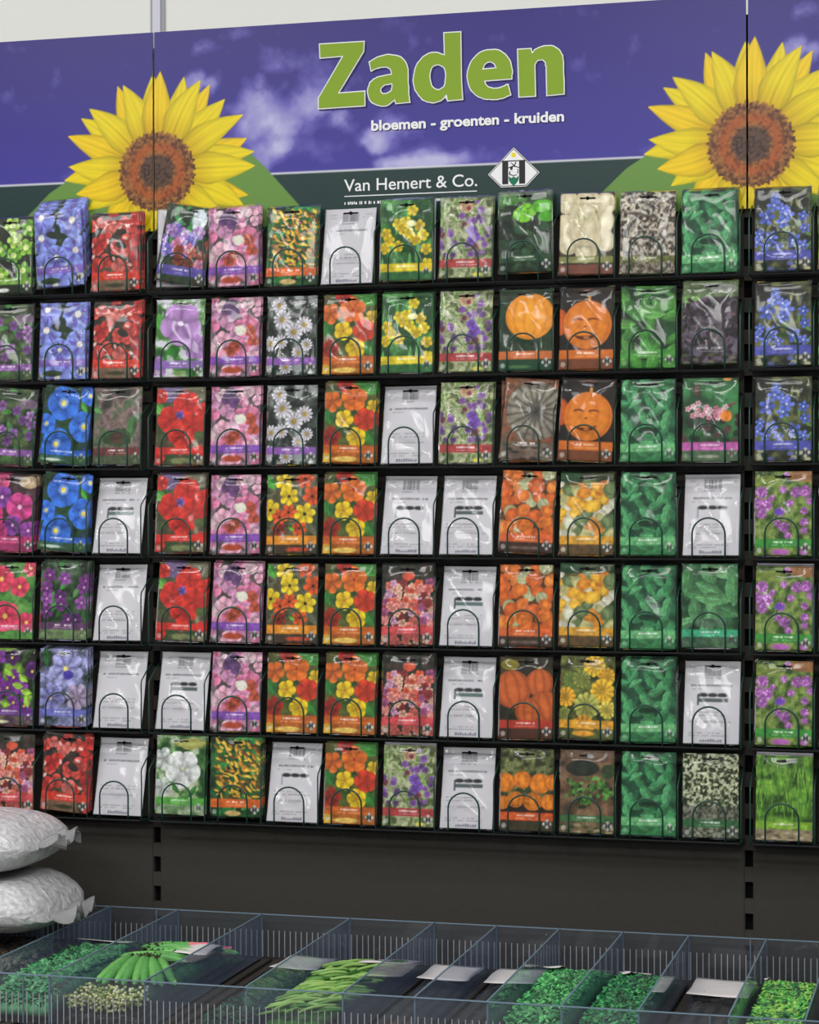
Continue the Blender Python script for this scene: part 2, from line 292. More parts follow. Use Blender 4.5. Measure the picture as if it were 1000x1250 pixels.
@kind(29, 'yellow and orange', 'yellow cosmos')
def cosmos(a):
    a.pal([(60, 70, 36), (120, 120, 96), (90, 84, 50)], 6)
    a.leaf(.08, .1, .16, .1, (80, 170, 60), 1.)
    Y, O = (248, 216, 30), (240, 98, 38)
    for x, y, r, c in ((.35, .1, .18, Y), (.75, .06, .18, O), (.45, .28, .19, Y), (.9, .28, .19, O), (.08, .45, .2, Y), (.45, .48, .16, O), (.27, .54, .16, O), (.76, .5, .21, Y), (.25, .7, .15, (170, 60, 36)), (.66, .68, .15, O)):
        a.flower(x, y, r, 6, c, (60, 40, 20), a.r.random()*3, .8, tuple(np.array(c)*.85), .15, .35)
    a.leaf(.5, .68, .08, .04, (110, 180, 60), .6)
    a.rect(0, .88, 1, 1, (80, 60, 44), .8); a.blob(.6, .94, .25, .04, (206, 80, 50), rough=.6); a.band(.77, .88, (246, 156, 36))
@kind(30, 'orange', 'orange gourds')
def gourd_orange(a):
    a.pal([(90, 60, 30), (130, 80, 40)], 6)
    def f(x, y):
        k = a.r.random(); r = a.r.uniform(.09, .15)
        if k < .68: a.ribbed(x, y, r*1.15, r*.95, C(a, [(240, 134, 44), (226, 112, 36), (244, 154, 60)]), (160, 70, 24), 5, a.r.uniform(-1, 1))
        else: a.ribbed(x, y, r, r, (206, 204, 158), (96, 116, 70), 7, a.r.random()*3)
    a.scatter(34, f, 0, 1, .0, .8); a.rect(0, .87, 1, 1, (70, 50, 40), .85); a.blob(.45, .94, .25, .03, (120, 100, 90), rough=.8); a.band(.77, .87, (232, 110, 50))
@kind(31, 'yellow', 'small yellow gourds')
def gourd_yellow(a):
    a.pal([(46, 66, 30), (80, 90, 40), (120, 100, 40)], 6)
    def f(x, y):
        k = a.r.random(); r = a.r.uniform(.08, .14)
        c, d = C(a, [((244, 186, 44), (190, 120, 20)), ((238, 160, 40), (180, 90, 20)), ((220, 216, 196), (150, 150, 110)), ((126, 146, 96), (60, 84, 44)), ((244, 196, 60), (190, 130, 20)), ((206, 200, 140), (120, 126, 70))])
        a.ribbed(x, y, r*1.2, r*.9, c, d, 4, a.r.uniform(-1, 1))
    a.scatter(44, f, 0, 1, .12, .82); a.blob(.15, .06, .25, .1, (44, 90, 50), rough=.6); a.rect(0, .87, 1, 1, (110, 80, 50), .8); a.band(.77, .87, (232, 168, 44))
@kind(32, 'mauve', 'mauve chive flower')
def chives(a):
    a.pal([(60, 84, 34), (112, 142, 60), (150, 170, 90)], 9, 2.6); a.blob(.85, .06, .3, .1, (176, 124, 74), rough=.6); a.blob(.2, .12, .3, .1, (130, 150, 60), rough=.6)
    a.scatter(22, lambda x, y: a.leaf(x, y, .18, .012, C(a, [(80, 130, 50), (150, 170, 100)]), a.r.uniform(1.2, 1.9), False), 0, 1, .3, .9)
    def f(x, y, r):
        r *= .85; a.flower(x, y, r, 11, (176, 104, 184), None, 0, .8, (130, 70, 140), .2, .3)
        for q in range(14):
            t = a.r.random()*6.28; e = r*math.sqrt(a.r.random())*.85; a.blob(x+e*math.cos(t), y+e*math.sin(t)/ASP, r*.2, r*.2, C(a, [(214, 150, 218), (198, 124, 204), (150, 84, 160)]))
    for x, y, r in ((.12, .25, .13), (.05, .38, .12), (.2, .4, .14), (.12, .5, .12), (.55, .05, .07), (.5, .22, .08), (.72, .25, .12), (.88, .24, .13), (.62, .38, .08), (.45, .48, .1), (.86, .47, .08), (.86, .6, .09), (.86, .7, .08), (.4, .62, .08), (.52, .66, .12), (.58, .76, .08), (.3, .32, .07), (.95, .35, .08)): f(x, y, r)
    a.blob(.42, .48, .09, .06, (120, 76, 190), rough=.4); a.blob(.45, .95, .16, .05, (196, 110, 196), rough=.5); a.blob(.85, .95, .08, .05, (180, 110, 180)); a.band(.8, .9, (66, 160, 66))
@kind(33, 'pink red', 'pink red primula with yellow eyes')
def primula(a):
    a.pal([(50, 100, 44), (80, 150, 60), (110, 160, 80)], 5)
    for x, y, r in ((.3, .22, .26), (.68, .32, .2), (.9, .08, .16), (.4, .7, .3), (.05, .5, .16), (.85, .78, .2), (.1, .05, .16)):
        a.flower(x, y, r, 5, (236, 70, 104), (240, 190, 90), a.r.random()*2, .5, (205, 44, 84), .18, .16)
    a.band(.8, .88, (220, 90, 130)); a.rect(0, .9, 1, 1, (90, 150, 70), .8); a.blob(.2, .96, .07, .03, (230, 90, 60))
@kind(34, 'dark purple', 'dark purple flower')
def purple_dark(a):
    a.pal([(30, 54, 30), (60, 90, 56), (96, 120, 90)], 6)
    a.scatter(10, lambda x, y: a.leaf(x, y, .13, .07, C(a, [(66, 150, 60), (50, 100, 50), (90, 130, 80)]), a.r.random()*3))
    a.scatter(11, lambda x, y: a.flower(x, y, .14, 5, C(a, [(130, 58, 142), (106, 50, 124), (156, 84, 170)]), (206, 150, 200), a.r.random()*2, .6, (84, 36, 100)), .05, .95, .15, .78)
    a.band(.78, .87, (118, 70, 120)); a.rect(0, .87, 1, 1, (140, 160, 110), .7)
@kind(35, 'coral', 'coral pink blossom')
def coral(a):
    a.pal([(30, 38, 28), (52, 60, 44), (90, 60, 56)], 6)
    def f(x, y): a.flower(x, y, a.r.uniform(.06, .1), 5, C(a, [(228, 120, 104), (236, 150, 140), (232, 96, 60), (240, 186, 160), (176, 92, 140), (226, 170, 200), (160, 60, 60)]), None, a.r.random()*3)
    a.scatter(36, f, .1, .95, .22, .55); a.scatter(34, f, 0, 1, .45, .82); a.blob(.52, .15, .12, .08, (228, 96, 64), rough=.5)
    a.scatter(14, lambda x, y: a.flower(x, y, .08, 5, C(a, [(210, 150, 130), (200, 100, 90)]), None, 0), 0, 1, .86, 1); a.band(.77, .87, (228, 80, 86))
@kind(36, 'green', 'large soft green leaf')
def big_leaf(a):
    leaves(a, (70, 128, 78), (112, 170, 116), (34, 70, 44), 14, .3, .13); a.blob(.5, .7, .3, .08, (100, 130, 110), rough=.8, al=.7); a.leaf(.55, .42, .34, .12, (96, 156, 100), .1); a.band(.78, .87, (66, 188, 140)); a.rect(0, .87, 1, 1, (70, 100, 76), .7); a.grain(.3)
@kind(37, 'violet', 'violet and lime')
def violet_lime(a):
    a.pal([(30, 40, 26), (70, 110, 40), (140, 180, 60)], 5, 3)
    a.scatter(12, lambda x, y: a.flower(x, y, .16, 5, C(a, [(126, 44, 150), (150, 64, 176), (90, 30, 110)]), (220, 200, 90), a.r.random()*2, .6), 0, 1, .1, .8); a.scatter(8, lambda x, y: a.leaf(x, y, .12, .07, (150, 196, 60), a.r.random()*3), 0, 1, .3, .8)
    a.band(.78, .87, (116, 56, 156)); a.rect(0, .87, 1, 1, (110, 60, 110), .6); a.blob(.35, .95, .12, .03, (220, 220, 180))
@kind(38, 'lilac', 'lilac clematis')
def clematis(a):
    a.pal([(44, 60, 50), (110, 116, 150), (160, 160, 210)], 5, 2.4)
    a.leaf(.15, .1, .2, .1, (40, 100, 50), 1.5)
    a.flower(.55, .26, .36, 7, (168, 170, 222), (226, 214, 130), .3, .9, (112, 104, 190), .14, .35); a.flower(.25, .64, .3, 7, (150, 152, 214), (210, 180, 170), .1, .9, (110, 96, 180), .12, .35); a.flower(.8, .62, .26, 7, (190, 170, 200), None, .6, .9, (130, 100, 170)); a.flower(.85, .95, .2, 6, (150, 150, 200), None)
    a.blob(.6, .34, .1, .08, (76, 60, 170), rough=.6); a.band(.78, .87, (114, 118, 206)); a.grain(.3)
@kind(39, 'orange brown', 'glossy orange brown pumpkins')
def pumpkin_brown(a):
    a.pal([(40, 36, 20), (80, 70, 30)], 6); a.blob(.2, .1, .16, .1, (150, 140, 40), rough=.5); a.leaf(.7, .2, .16, .04, (220, 170, 40), 2.1, False)
    for x, y, r in ((.25, .4, .34), (.75, .32, .25), (.85, .6, .28), (.55, .66, .24)): a.ribbed(x, y, r, r, (222, 112, 44), (112, 44, 18), 9, a.r.uniform(-.4, .4))
    a.rect(0, .88, 1, 1, (96, 50, 34), .85); a.band(.77, .87, (206, 62, 40))
@kind(40, 'yellow', 'scalloped squash')
def patty(a):
    a.pal([(50, 60, 26), (96, 100, 44), (140, 150, 60)], 7)
    for x, y, r, c in ((.62, .12, .2, (244, 200, 40)), (.85, .24, .16, (236, 180, 40)), (.2, .3, .16, (120, 140, 60)), (.78, .42, .22, (246, 196, 44)), (.12, .5, .18, (240, 180, 40)), (.5, .6, .24, (190, 190, 90)), (.88, .64, .16, (226, 206, 80)), (.4, .28, .16, (150, 160, 70)), (.45, .84, .2, (240, 170, 40)), (.1, .7, .12, (150, 160, 70))):
        a.flower(x, y, r, 11, c, tuple(np.array(c)*.8), a.r.random(), .7, tuple(np.array(c)*.75), .25, .15)
    a.rect(0, .88, 1, 1, (90, 100, 50), .7); a.blob(.45, .93, .2, .05, (236, 170, 50)); a.band(.77, .87, (240, 172, 44))
@kind(41, 'white', 'large white flower')
def white_flower(a):
    a.pal([(40, 84, 36), (84, 140, 66), (190, 200, 170)], 5, 3); a.blob(.7, .1, .3, .1, (190, 190, 100), rough=.7)
    a.flower(.55, .42, .36, 5, (226, 228, 226), (220, 220, 160), .3, .5, (190, 196, 190), .1, .22); a.flower(.15, .3, .22, 5, (214, 220, 214), None); a.leaf(.4, .66, .16, .05, (60, 130, 50), .8); a.leaf(.75, .7, .16, .05, (60, 130, 50), 2.2); a.flower(.15, .66, .2, 5, (206, 214, 206), None)
    a.band(.78, .87, (96, 186, 72)); a.rect(0, .87, 1, 1, (150, 170, 140), .5)
@kind(42, 'orange', 'stacked orange pumpkins')
def pumpkin_pile(a):
    a.pal([(56, 64, 34), (96, 104, 56), (130, 136, 84)], 12, 3)
    a.rect(0, .6, 1, 1, (46, 34, 22), .9)
    for x, y, r in ((.1, .42, .19), (.42, .38, .17), (.75, .42, .2), (1., .4, .16), (.3, .62, .16), (.62, .64, .18), (.05, .66, .14), (.92, .64, .16)): a.ribbed(x, y, r, r*.9, (246, 148, 34), (150, 66, 14), 7)
    a.rect(0, .88, 1, 1, (80, 74, 50), .8); a.band(.77, .87, (242, 104, 40))
@kind(43, 'green', 'bushy green plant on brown soil')
def bushy(a):
    a.pal([(60, 50, 30), (110, 84, 60), (150, 116, 84)], 5); a.rect(0, -1, 1, .14, (126, 96, 74), .8)
    a.ribbed(.42, .22, .3, .14, (50, 60, 40), (20, 26, 18), 6); a.blob(.9, .25, .14, .12, (60, 80, 40), rough=.6)
    for x, y, r in ((.3, .46, .18), (.66, .42, .24), (.45, .6, .17), (.85, .5, .14)):
        for k in range(26): a.blob(x+a.r.gauss(0, r*.45), y+a.r.gauss(0, r*.3), .04, .03, C(a, [(60, 112, 44), (86, 146, 56), (110, 170, 76), (34, 70, 30)]), a.r.random()*3)
    a.rect(0, .87, 1, 1, (130, 112, 84), .7); a.scatter(8, lambda x, y: a.blob(x, y, .06, .03, C(a, [(170, 160, 120), (80, 90, 50)])), 0, 1, .88, 1); a.band(.78, .86, (70, 126, 70))
@kind(44, 'grey green', 'fine grey green thyme')
def thyme(a):
    a.pal([(44, 52, 34), (120, 134, 88), (196, 200, 170)], 26, 4.2); a.rect(0, .62, 1, .78, (90, 90, 84), .6); a.rect(0, .86, 1, 1, (110, 110, 104), .5); a.band(.78, .87, (56, 116, 66))
@kind(45, 'bright green', 'upright green chive grass')
def chive_grass(a):
    a.pal([(48, 84, 24), (96, 150, 48), (130, 180, 64)], 8)
    for k in range(110): a.leaf(a.r.random(), a.r.uniform(.0, .75), a.r.uniform(.12, .3), .012, C(a, [(112, 178, 54), (80, 140, 40), (150, 200, 80), (50, 96, 30)]), a.r.uniform(1.3, 1.85), False)
    a.rect(0, .86, 1, 1, (176, 150, 130), .8); a.scatter(12, lambda x, y: a.blob(x, y, .05, .02, C(a, [(120, 100, 86), (200, 180, 160)])), 0, 1, .88, 1); a.band(.77, .86, (146, 196, 56), code=False)
@kind(46, 'orange yellow', 'yellow and green sunflower picture')
def sun_field(a):
    a.pal([(70, 120, 40), (140, 180, 50), (190, 200, 90)], 5); a.scatter(14, lambda x, y: a.flower(x, y, .14, 9, (240, 190, 40), (120, 70, 30), 0, .8), 0, 1, .3, .8); a.band(.78, .9, (190, 200, 70))
LET = [
 [ [(0.296, 2.224), (0.372, 2.224), (0.371, 2.208), (0.327, 2.141), (0.373, 2.142), (0.373, 2.119), (0.294, 2.118), (0.294, 2.135), (0.337, 2.203), (0.297, 2.202)] ],
 [ [(0.382, 2.19), (0.385, 2.191), (0.388, 2.193), (0.392, 2.195), (0.396, 2.197), (0.401, 2.198), (0.406, 2.199), (0.411, 2.2), (0.416, 2.2), (0.42, 2.199), (0.426, 2.198), (0.43, 2.197), (0.435, 2.195), (0.438, 2.192), (0.441, 2.189), (0.443, 2.186), (0.445, 2.182), (0.446, 2.178), (0.447, 2.175), (0.447, 2.171), (0.447, 2.166), (0.447, 2.16), (0.447, 2.152), (0.448, 2.145), (0.448, 2.138), (0.448, 2.133), (0.449, 2.128), (0.449, 2.124), (0.45, 2.121), (0.427, 2.12), (0.425, 2.127), (0.423, 2.125), (0.42, 2.123), (0.416, 2.12), (0.413, 2.118), (0.41, 2.117), (0.406, 2.117), (0.402, 2.117), (0.399, 2.118), (0.395, 2.119), (0.391, 2.121), (0.387, 2.123), (0.384, 2.126), (0.382, 2.129), (0.381, 2.132), (0.38, 2.136), (0.379, 2.14), (0.379, 2.144), (0.38, 2.148), (0.382, 2.152), (0.383, 2.156), (0.386, 2.158), (0.389, 2.161), (0.392, 2.162), (0.396, 2.164), (0.402, 2.165), (0.409, 2.166), (0.416, 2.167), (0.42, 2.167), (0.42, 2.169), (0.42, 2.17), (0.42, 2.172), (0.419, 2.174), (0.418, 2.176), (0.417, 2.178), (0.415, 2.179), (0.413, 2.18), (0.411, 2.181), (0.408, 2.181), (0.404, 2.181), (0.401, 2.181), (0.398, 2.18), (0.395, 2.18), (0.392, 2.179), (0.389, 2.178), (0.388, 2.178), (0.387, 2.177), (0.386, 2.176), (0.385, 2.176)], [(0.42, 2.153), (0.417, 2.153), (0.413, 2.152), (0.409, 2.152), (0.406, 2.151), (0.404, 2.149), (0.402, 2.148), (0.401, 2.146), (0.4, 2.145), (0.4, 2.143), (0.4, 2.141), (0.401, 2.139), (0.403, 2.137), (0.404, 2.136), (0.406, 2.136), (0.408, 2.136), (0.411, 2.136), (0.413, 2.137), (0.415, 2.138), (0.418, 2.139), (0.419, 2.141), (0.42, 2.142), (0.42, 2.144), (0.421, 2.145), (0.421, 2.147), (0.421, 2.148), (0.421, 2.15), (0.421, 2.152)] ],
 [ [(0.509, 2.23), (0.536, 2.23), (0.537, 2.152), (0.539, 2.121), (0.515, 2.12), (0.513, 2.13), (0.511, 2.129), (0.509, 2.126), (0.506, 2.123), (0.503, 2.121), (0.5, 2.12), (0.496, 2.119), (0.492, 2.118), (0.489, 2.118), (0.485, 2.119), (0.48, 2.12), (0.476, 2.122), (0.472, 2.124), (0.469, 2.128), (0.466, 2.131), (0.463, 2.136), (0.46, 2.14), (0.459, 2.144), (0.458, 2.149), (0.457, 2.154), (0.457, 2.158), (0.458, 2.164), (0.459, 2.169), (0.46, 2.174), (0.462, 2.179), (0.464, 2.183), (0.468, 2.187), (0.471, 2.191), (0.475, 2.194), (0.479, 2.196), (0.483, 2.198), (0.487, 2.199), (0.491, 2.199), (0.495, 2.199), (0.499, 2.198), (0.503, 2.196), (0.505, 2.195), (0.507, 2.195), (0.509, 2.194), (0.509, 2.194), (0.51, 2.193)], [(0.511, 2.169), (0.51, 2.172), (0.509, 2.174), (0.507, 2.176), (0.505, 2.177), (0.503, 2.178), (0.501, 2.179), (0.499, 2.18), (0.497, 2.18), (0.494, 2.179), (0.492, 2.179), (0.489, 2.177), (0.487, 2.175), (0.486, 2.172), (0.485, 2.169), (0.484, 2.165), (0.484, 2.162), (0.484, 2.158), (0.485, 2.153), (0.486, 2.149), (0.487, 2.145), (0.489, 2.143), (0.492, 2.14), (0.494, 2.139), (0.497, 2.138), (0.499, 2.137), (0.501, 2.138), (0.503, 2.139), (0.505, 2.14), (0.507, 2.141), (0.509, 2.143), (0.51, 2.145), (0.511, 2.148), (0.511, 2.153), (0.512, 2.158), (0.512, 2.164)] ],
 [ [(0.621, 2.15), (0.576, 2.149), (0.576, 2.147), (0.577, 2.145), (0.578, 2.142), (0.58, 2.14), (0.582, 2.138), (0.585, 2.137), (0.588, 2.136), (0.591, 2.135), (0.594, 2.135), (0.597, 2.135), (0.6, 2.135), (0.603, 2.136), (0.606, 2.137), (0.61, 2.138), (0.613, 2.14), (0.615, 2.14), (0.619, 2.124), (0.616, 2.123), (0.613, 2.122), (0.609, 2.12), (0.605, 2.119), (0.602, 2.119), (0.598, 2.118), (0.593, 2.118), (0.589, 2.118), (0.585, 2.119), (0.58, 2.119), (0.575, 2.12), (0.571, 2.122), (0.566, 2.124), (0.562, 2.127), (0.558, 2.131), (0.554, 2.135), (0.552, 2.14), (0.55, 2.145), (0.549, 2.15), (0.548, 2.156), (0.548, 2.161), (0.549, 2.167), (0.551, 2.173), (0.553, 2.178), (0.556, 2.183), (0.56, 2.187), (0.564, 2.191), (0.568, 2.194), (0.572, 2.196), (0.576, 2.197), (0.58, 2.198), (0.585, 2.198), (0.589, 2.198), (0.594, 2.198), (0.599, 2.197), (0.603, 2.195), (0.607, 2.192), (0.611, 2.189), (0.614, 2.185), (0.617, 2.181), (0.619, 2.177), (0.62, 2.172), (0.621, 2.167), (0.622, 2.163), (0.622, 2.159), (0.621, 2.155), (0.621, 2.152)], [(0.572, 2.167), (0.573, 2.169), (0.574, 2.171), (0.575, 2.174), (0.576, 2.176), (0.578, 2.177), (0.58, 2.179), (0.582, 2.179), (0.585, 2.18), (0.587, 2.179), (0.589, 2.179), (0.591, 2.177), (0.593, 2.176), (0.594, 2.174), (0.595, 2.172), (0.596, 2.169), (0.597, 2.168)] ],
 [ [(0.632, 2.196), (0.653, 2.196), (0.655, 2.188), (0.656, 2.189), (0.658, 2.191), (0.66, 2.194), (0.663, 2.195), (0.667, 2.197), (0.671, 2.198), (0.675, 2.199), (0.679, 2.199), (0.683, 2.199), (0.686, 2.199), (0.69, 2.198), (0.693, 2.196), (0.696, 2.194), (0.699, 2.192), (0.701, 2.189), (0.703, 2.185), (0.705, 2.182), (0.705, 2.177), (0.706, 2.172), (0.706, 2.165), (0.706, 2.155), (0.707, 2.142), (0.707, 2.13), (0.707, 2.121), (0.68, 2.12), (0.679, 2.167), (0.678, 2.168), (0.678, 2.17), (0.678, 2.173), (0.677, 2.174), (0.675, 2.176), (0.674, 2.177), (0.672, 2.178), (0.67, 2.178), (0.668, 2.178), (0.666, 2.178), (0.664, 2.177), (0.662, 2.176), (0.661, 2.174), (0.66, 2.172), (0.659, 2.17), (0.659, 2.169), (0.66, 2.12), (0.634, 2.12)] ],]
# ---------------------------------------------------------------- banner print
BZ0, BZ1 = 1.925, 2.262
def banner_art():
    nx, ny = 660, 222
    U, V = np.meshgrid(np.linspace(0, 1, nx), np.linspace(0, 1, ny)); asp = BZ1-BZ0
    a = Art(77, U, V, asp); a.aa = .0008
    X = U; Z = BZ1-V*asp
    t = np.clip((Z-2.0)/.26, 0, 1)[..., None]
    a.I = np.array((66, 60, 152.))*(1-t)+np.array((50, 40, 124.))*t
    # clouds: soft envelopes broken up by noise
    n = fbm(X, Z, 17, 5, 6); env = np.zeros_like(X)
    for cx, cz, rx, rz, s in ((.15, 2.125, .05, .02, .85), (.215, 2.11, .09, .055, 1.1), (.27, 2.13, .08, .045, 1.15), (.31, 2.15, .06, .035, .95), (.33, 2.1, .05, .035, .85), (.23, 2.055, .08, .035, .85), (.3, 2.05, .06, .03, .7),
        (.22, 2.2, .05, .035, .62), (.19, 2.165, .02, .03, .6), (.38, 2.06, .045, .035, 1.), (.35, 2.085, .035, .025, .8), (.42, 2.085, .02, .02, .55), (.44, 2.02, .09, .018, 1.1), (.5, 2.022, .06, .014, 1.05), (.09, 2.235, .04, .03, .7), (.13, 2.25, .06, .02, .5), (.07, 2.17, .035, .03, 1.), (.1, 2.165, .03, .03, .8),
        (.76, 2.245, .035, .02, .6), (.725, 2.17, .02, .02, .5), (.74, 2.185, .01, .025, .45), (.82, 2.18, .02, .02, .28), (.87, 2.175, .02, .02, .22), (.56, 2.255, .05, .02, .25)):
        env = np.maximum(env, s*np.exp(-((X-cx)/rx)**2-((Z-cz)/rz)**2))
    m = np.clip((env*1.25+(n-.5)*2.1-.42)/.5, 0, 1)
    n2 = fbm(X, Z, 26, 11, 3)
    m2 = np.clip((env-.62)*1.6+(n-.5)*2.2+(n2-.5)*1.2, 0, 1)
    a.mix(m*.72, (128, 122, 200)); a.mix(m2*m*.9, (196, 194, 226))
    # band with white rule, hills
    zl = 2.0155
    a.mix(np.clip((zl-Z)/.0012, 0, 1), (216, 216, 222)); a.mix(np.clip((zl-.0032-Z)/.0012, 0, 1), (30, 56, 54))
    def hill(pts, c):
        xs, zs = zip(*pts); h = np.interp(X, xs, zs, left=0, right=0); a.mix(np.clip((h-Z)/.0014, 0, 1)*(X > xs[0])*(X < xs[-1]), c)
    g = (104, 144, 66)
    hill([(0, 2.09), (.12, 2.075), (.149, 2.066), (.172, 2.051), (.201, 2.023), (.23, 1.991), (.269, 1.948), (.3, 1.92)], g)
    hill([(.73, 1.92), (.769, 1.96), (.809, 1.997), (.84, 2.016), (.9, 2.04), (1.01, 2.07)], g)
    tips = [(-.157, 2.094), (-.155, 2.041), (-.164, 2.017), (-.142, 1.993), (-.132, 2.123), (-.117, 2.139), (-.064, 2.175), (-.054, 2.176), (-.001, 2.189), (.011, 2.196), (.054, 2.185), (.084, 2.177), (.101, 2.169), (.128, 2.143), (.161, 2.115), (.167, 2.075), (.181, 2.052), (.182, 2.028), (.17, 1.979), (.162, 1.96), (-.12, 1.965), (-.09, 1.93), (-.05, 1.905), (-.005, 1.9), (.04, 1.905), (.085, 1.915), (.13, 1.94)]
    cx, cz = .006, 2.028
    order = [4, 6, 12, 15, 18, 2, 21, 23, 25, 0, 5, 8, 10, 13, 16, 19, 20, 22, 24, 26, 1, 3, 7, 9, 11, 14, 17]
    for off in (0, 1):
        for i in order:
            tx, tz = tips[i]; dx, dz = tx-cx, tz-cz; L = math.hypot(dx, dz); ux, uz = dx/L, dz/L
            px, pz = X-off-cx, Z-cz; s = px*ux+pz*uz; q = -px*uz+pz*ux
            r0 = .045; tt = np.clip((s-r0)/(L-r0), 0, 1); bend = .006*math.sin(i*2.4)*np.sin(np.pi*tt)
            W = .0262*np.minimum(1, .62+tt*1.1)*(1-np.clip((tt-.28)/.72, 0, 1)**1.75)*(1+.14*math.sin(i*3.1))
            qq = q-bend; m = np.clip((W-np.abs(qq))/.0014+.4, 0, 1)*(s > r0)*(s < L)
            sh = np.clip(1-(np.abs(qq)/np.maximum(W, 1e-4))**4*.22, 0, 1)*(.9+.1*np.clip(tt*2, 0, 1))*(1+.022*np.sin(qq*700+i))*(1-.16*np.exp(-(qq/.0016)**2)*(1-tt))
            c = np.array((238, 214, 26.)) if i % 3 else np.array((244, 206, 22.))
            base = np.clip(1-tt*2.2, 0, 1)[..., None]
            I = (c*(1-base*.6)+np.array((220, 160, 26.))*base*.6)*sh[..., None]
            a.I = a.I*(1-m[..., None])+I*m[..., None]
        px, pz = X-off-cx, Z-cz+.002; d = np.hypot(px, pz); th = np.arctan2(pz, px)
        spk = fbm(X, Z, 260, 21, 2)
        edge = .0675+.0018*np.sin(th*31)+.0015*np.sin(th*53+1)
        a.mix(np.clip((edge-d)/.002, 0, 1)*np.where(d > .064, .8, 1), (132, 86, 50)); m = d < edge
        a.mix(m*np.clip((spk-.5)*5, 0, 1), (86, 52, 34)); a.mix(m*np.clip((.44-spk)*5, 0, 1)*.8, (178, 120, 60))
        ring = np.exp(-((d-.041)/.0085)**2); a.mix(ring*.85, (176, 88, 40)); a.mix(ring*np.clip((spk-.58)*6, 0, 1)*.7, (110, 56, 32))
        a.mix(np.clip((.03-d)/.004, 0, 1), (92, 66, 52)); a.mix((d < .029)*np.clip((spk-.5)*5, 0, 1)*.8, (50, 36, 32))
    return nx, ny, a.I
# ---------------------------------------------------------------- scene helpers
import bpy, bmesh
from mathutils import Vector, Matrix, Euler
S = bpy.context.scene; COL = S.collection
R = random.Random(4)
def lin(c):
    c = np.asarray(c, float)/255; return np.where(c <= .04045, c/12.92, ((c+.055)/1.055)**2.4)
def colr(c): return tuple(float(v) for v in lin(c))+(1.,)
def mesh(name, V, F, mats, smooth=False, mi=None):
    m = bpy.data.meshes.new(name); m.from_pydata([tuple(v) for v in V], [], F)
    for k in (mats if isinstance(mats, (list, tuple)) else [mats]): m.materials.append(k)
    if mi is not None: m.polygons.foreach_set('material_index', mi)
    if smooth: m.polygons.foreach_set('use_smooth', [True]*len(m.polygons))
    m.update(); return m
def obj(name, me, parent=None, loc=(0, 0, 0), rot=(0, 0, 0)):
    o = bpy.data.objects.new(name, me); COL.objects.link(o); o.location = loc; o.rotation_euler = rot
    if parent: o.parent = parent
    return o
def tag(o, label, cat, group=None, kind=None):
    if label and len(label.split()) > 15: label = label.replace(', right of the ', ', by the ').replace(', second by', ', by').replace('green leafy herb', 'green herb')
    if kind: o['kind'] = kind
    if label: o['label'] = label
    if cat: o['category'] = cat
    if group: o['group'] = group
    return o
def structure(o, label=None):
    o['kind'] = 'structure'
    if label: o['label'] = label
    return o
class G:
    def __init__(s): s.V = []; s.F = []; s.M = []
    def box(s, x0, x1, y0, y1, z0, z1, mi=0):
        b = len(s.V); s.V += [(x, y, z) for z in (z0, z1) for y in (y0, y1) for x in (x0, x1)]
        s.F += [tuple(b+i for i in f) for f in ((0, 2, 3, 1), (4, 5, 7, 6), (0, 1, 5, 4), (2, 6, 7, 3), (0, 4, 6, 2), (1, 3, 7, 5))]; s.M += [mi]*6; return s
    def tube(s, P, r, n=6, mi=0, taper=None):
        P = [Vector(p) for p in P]; b = len(s.V); up = None
        for i, p in enumerate(P):
            t = (P[min(i+1, len(P)-1)]-P[max(i-1, 0)]).normalized()
            if up is None:
                up = t.orthogonal().normalized()
            up = (up-t*up.dot(t)).normalized(); w = t.cross(up); rr = r if taper is None else r*taper[i]
            for k in range(n):
                q = 2*math.pi*k/n; s.V.append(tuple(p+(up*math.cos(q)+w*math.sin(q))*rr))
        for i in range(len(P)-1):
            for k in range(n): s.F.append((b+i*n+k, b+i*n+(k+1) % n, b+(i+1)*n+(k+1) % n, b+(i+1)*n+k)); s.M.append(mi)
        s.F.append(tuple(b+k for k in reversed(range(n)))); s.F.append(tuple(b+(len(P)-1)*n+k for k in range(n))); s.M += [mi, mi]; return s
    def ball(s, x, y, z, rx, ry, rz, n=8, m=6, mi=0, ang=0, jit=0):
        b = len(s.V); c, q = math.cos(ang), math.sin(ang)
        for i in range(m+1):
            ph = math.pi*i/m
            for k in range(n):
                th = 2*math.pi*k/n; j = 1+R.uniform(-jit, jit); a, d = rx*math.sin(ph)*math.cos(th)*j, ry*math.sin(ph)*math.sin(th)*j
                s.V.append((x+a*c-d*q, y+a*q+d*c, z+rz*math.cos(ph)*j))
        for i in range(m):
            for k in range(n): s.F.append((b+i*n+k, b+(i+1)*n+k, b+(i+1)*n+(k+1) % n, b+i*n+(k+1) % n)); s.M.append(mi)
        return s
    def me(s, name, mats, smooth=False): return mesh(name, s.V, s.F, mats, smooth, s.M)
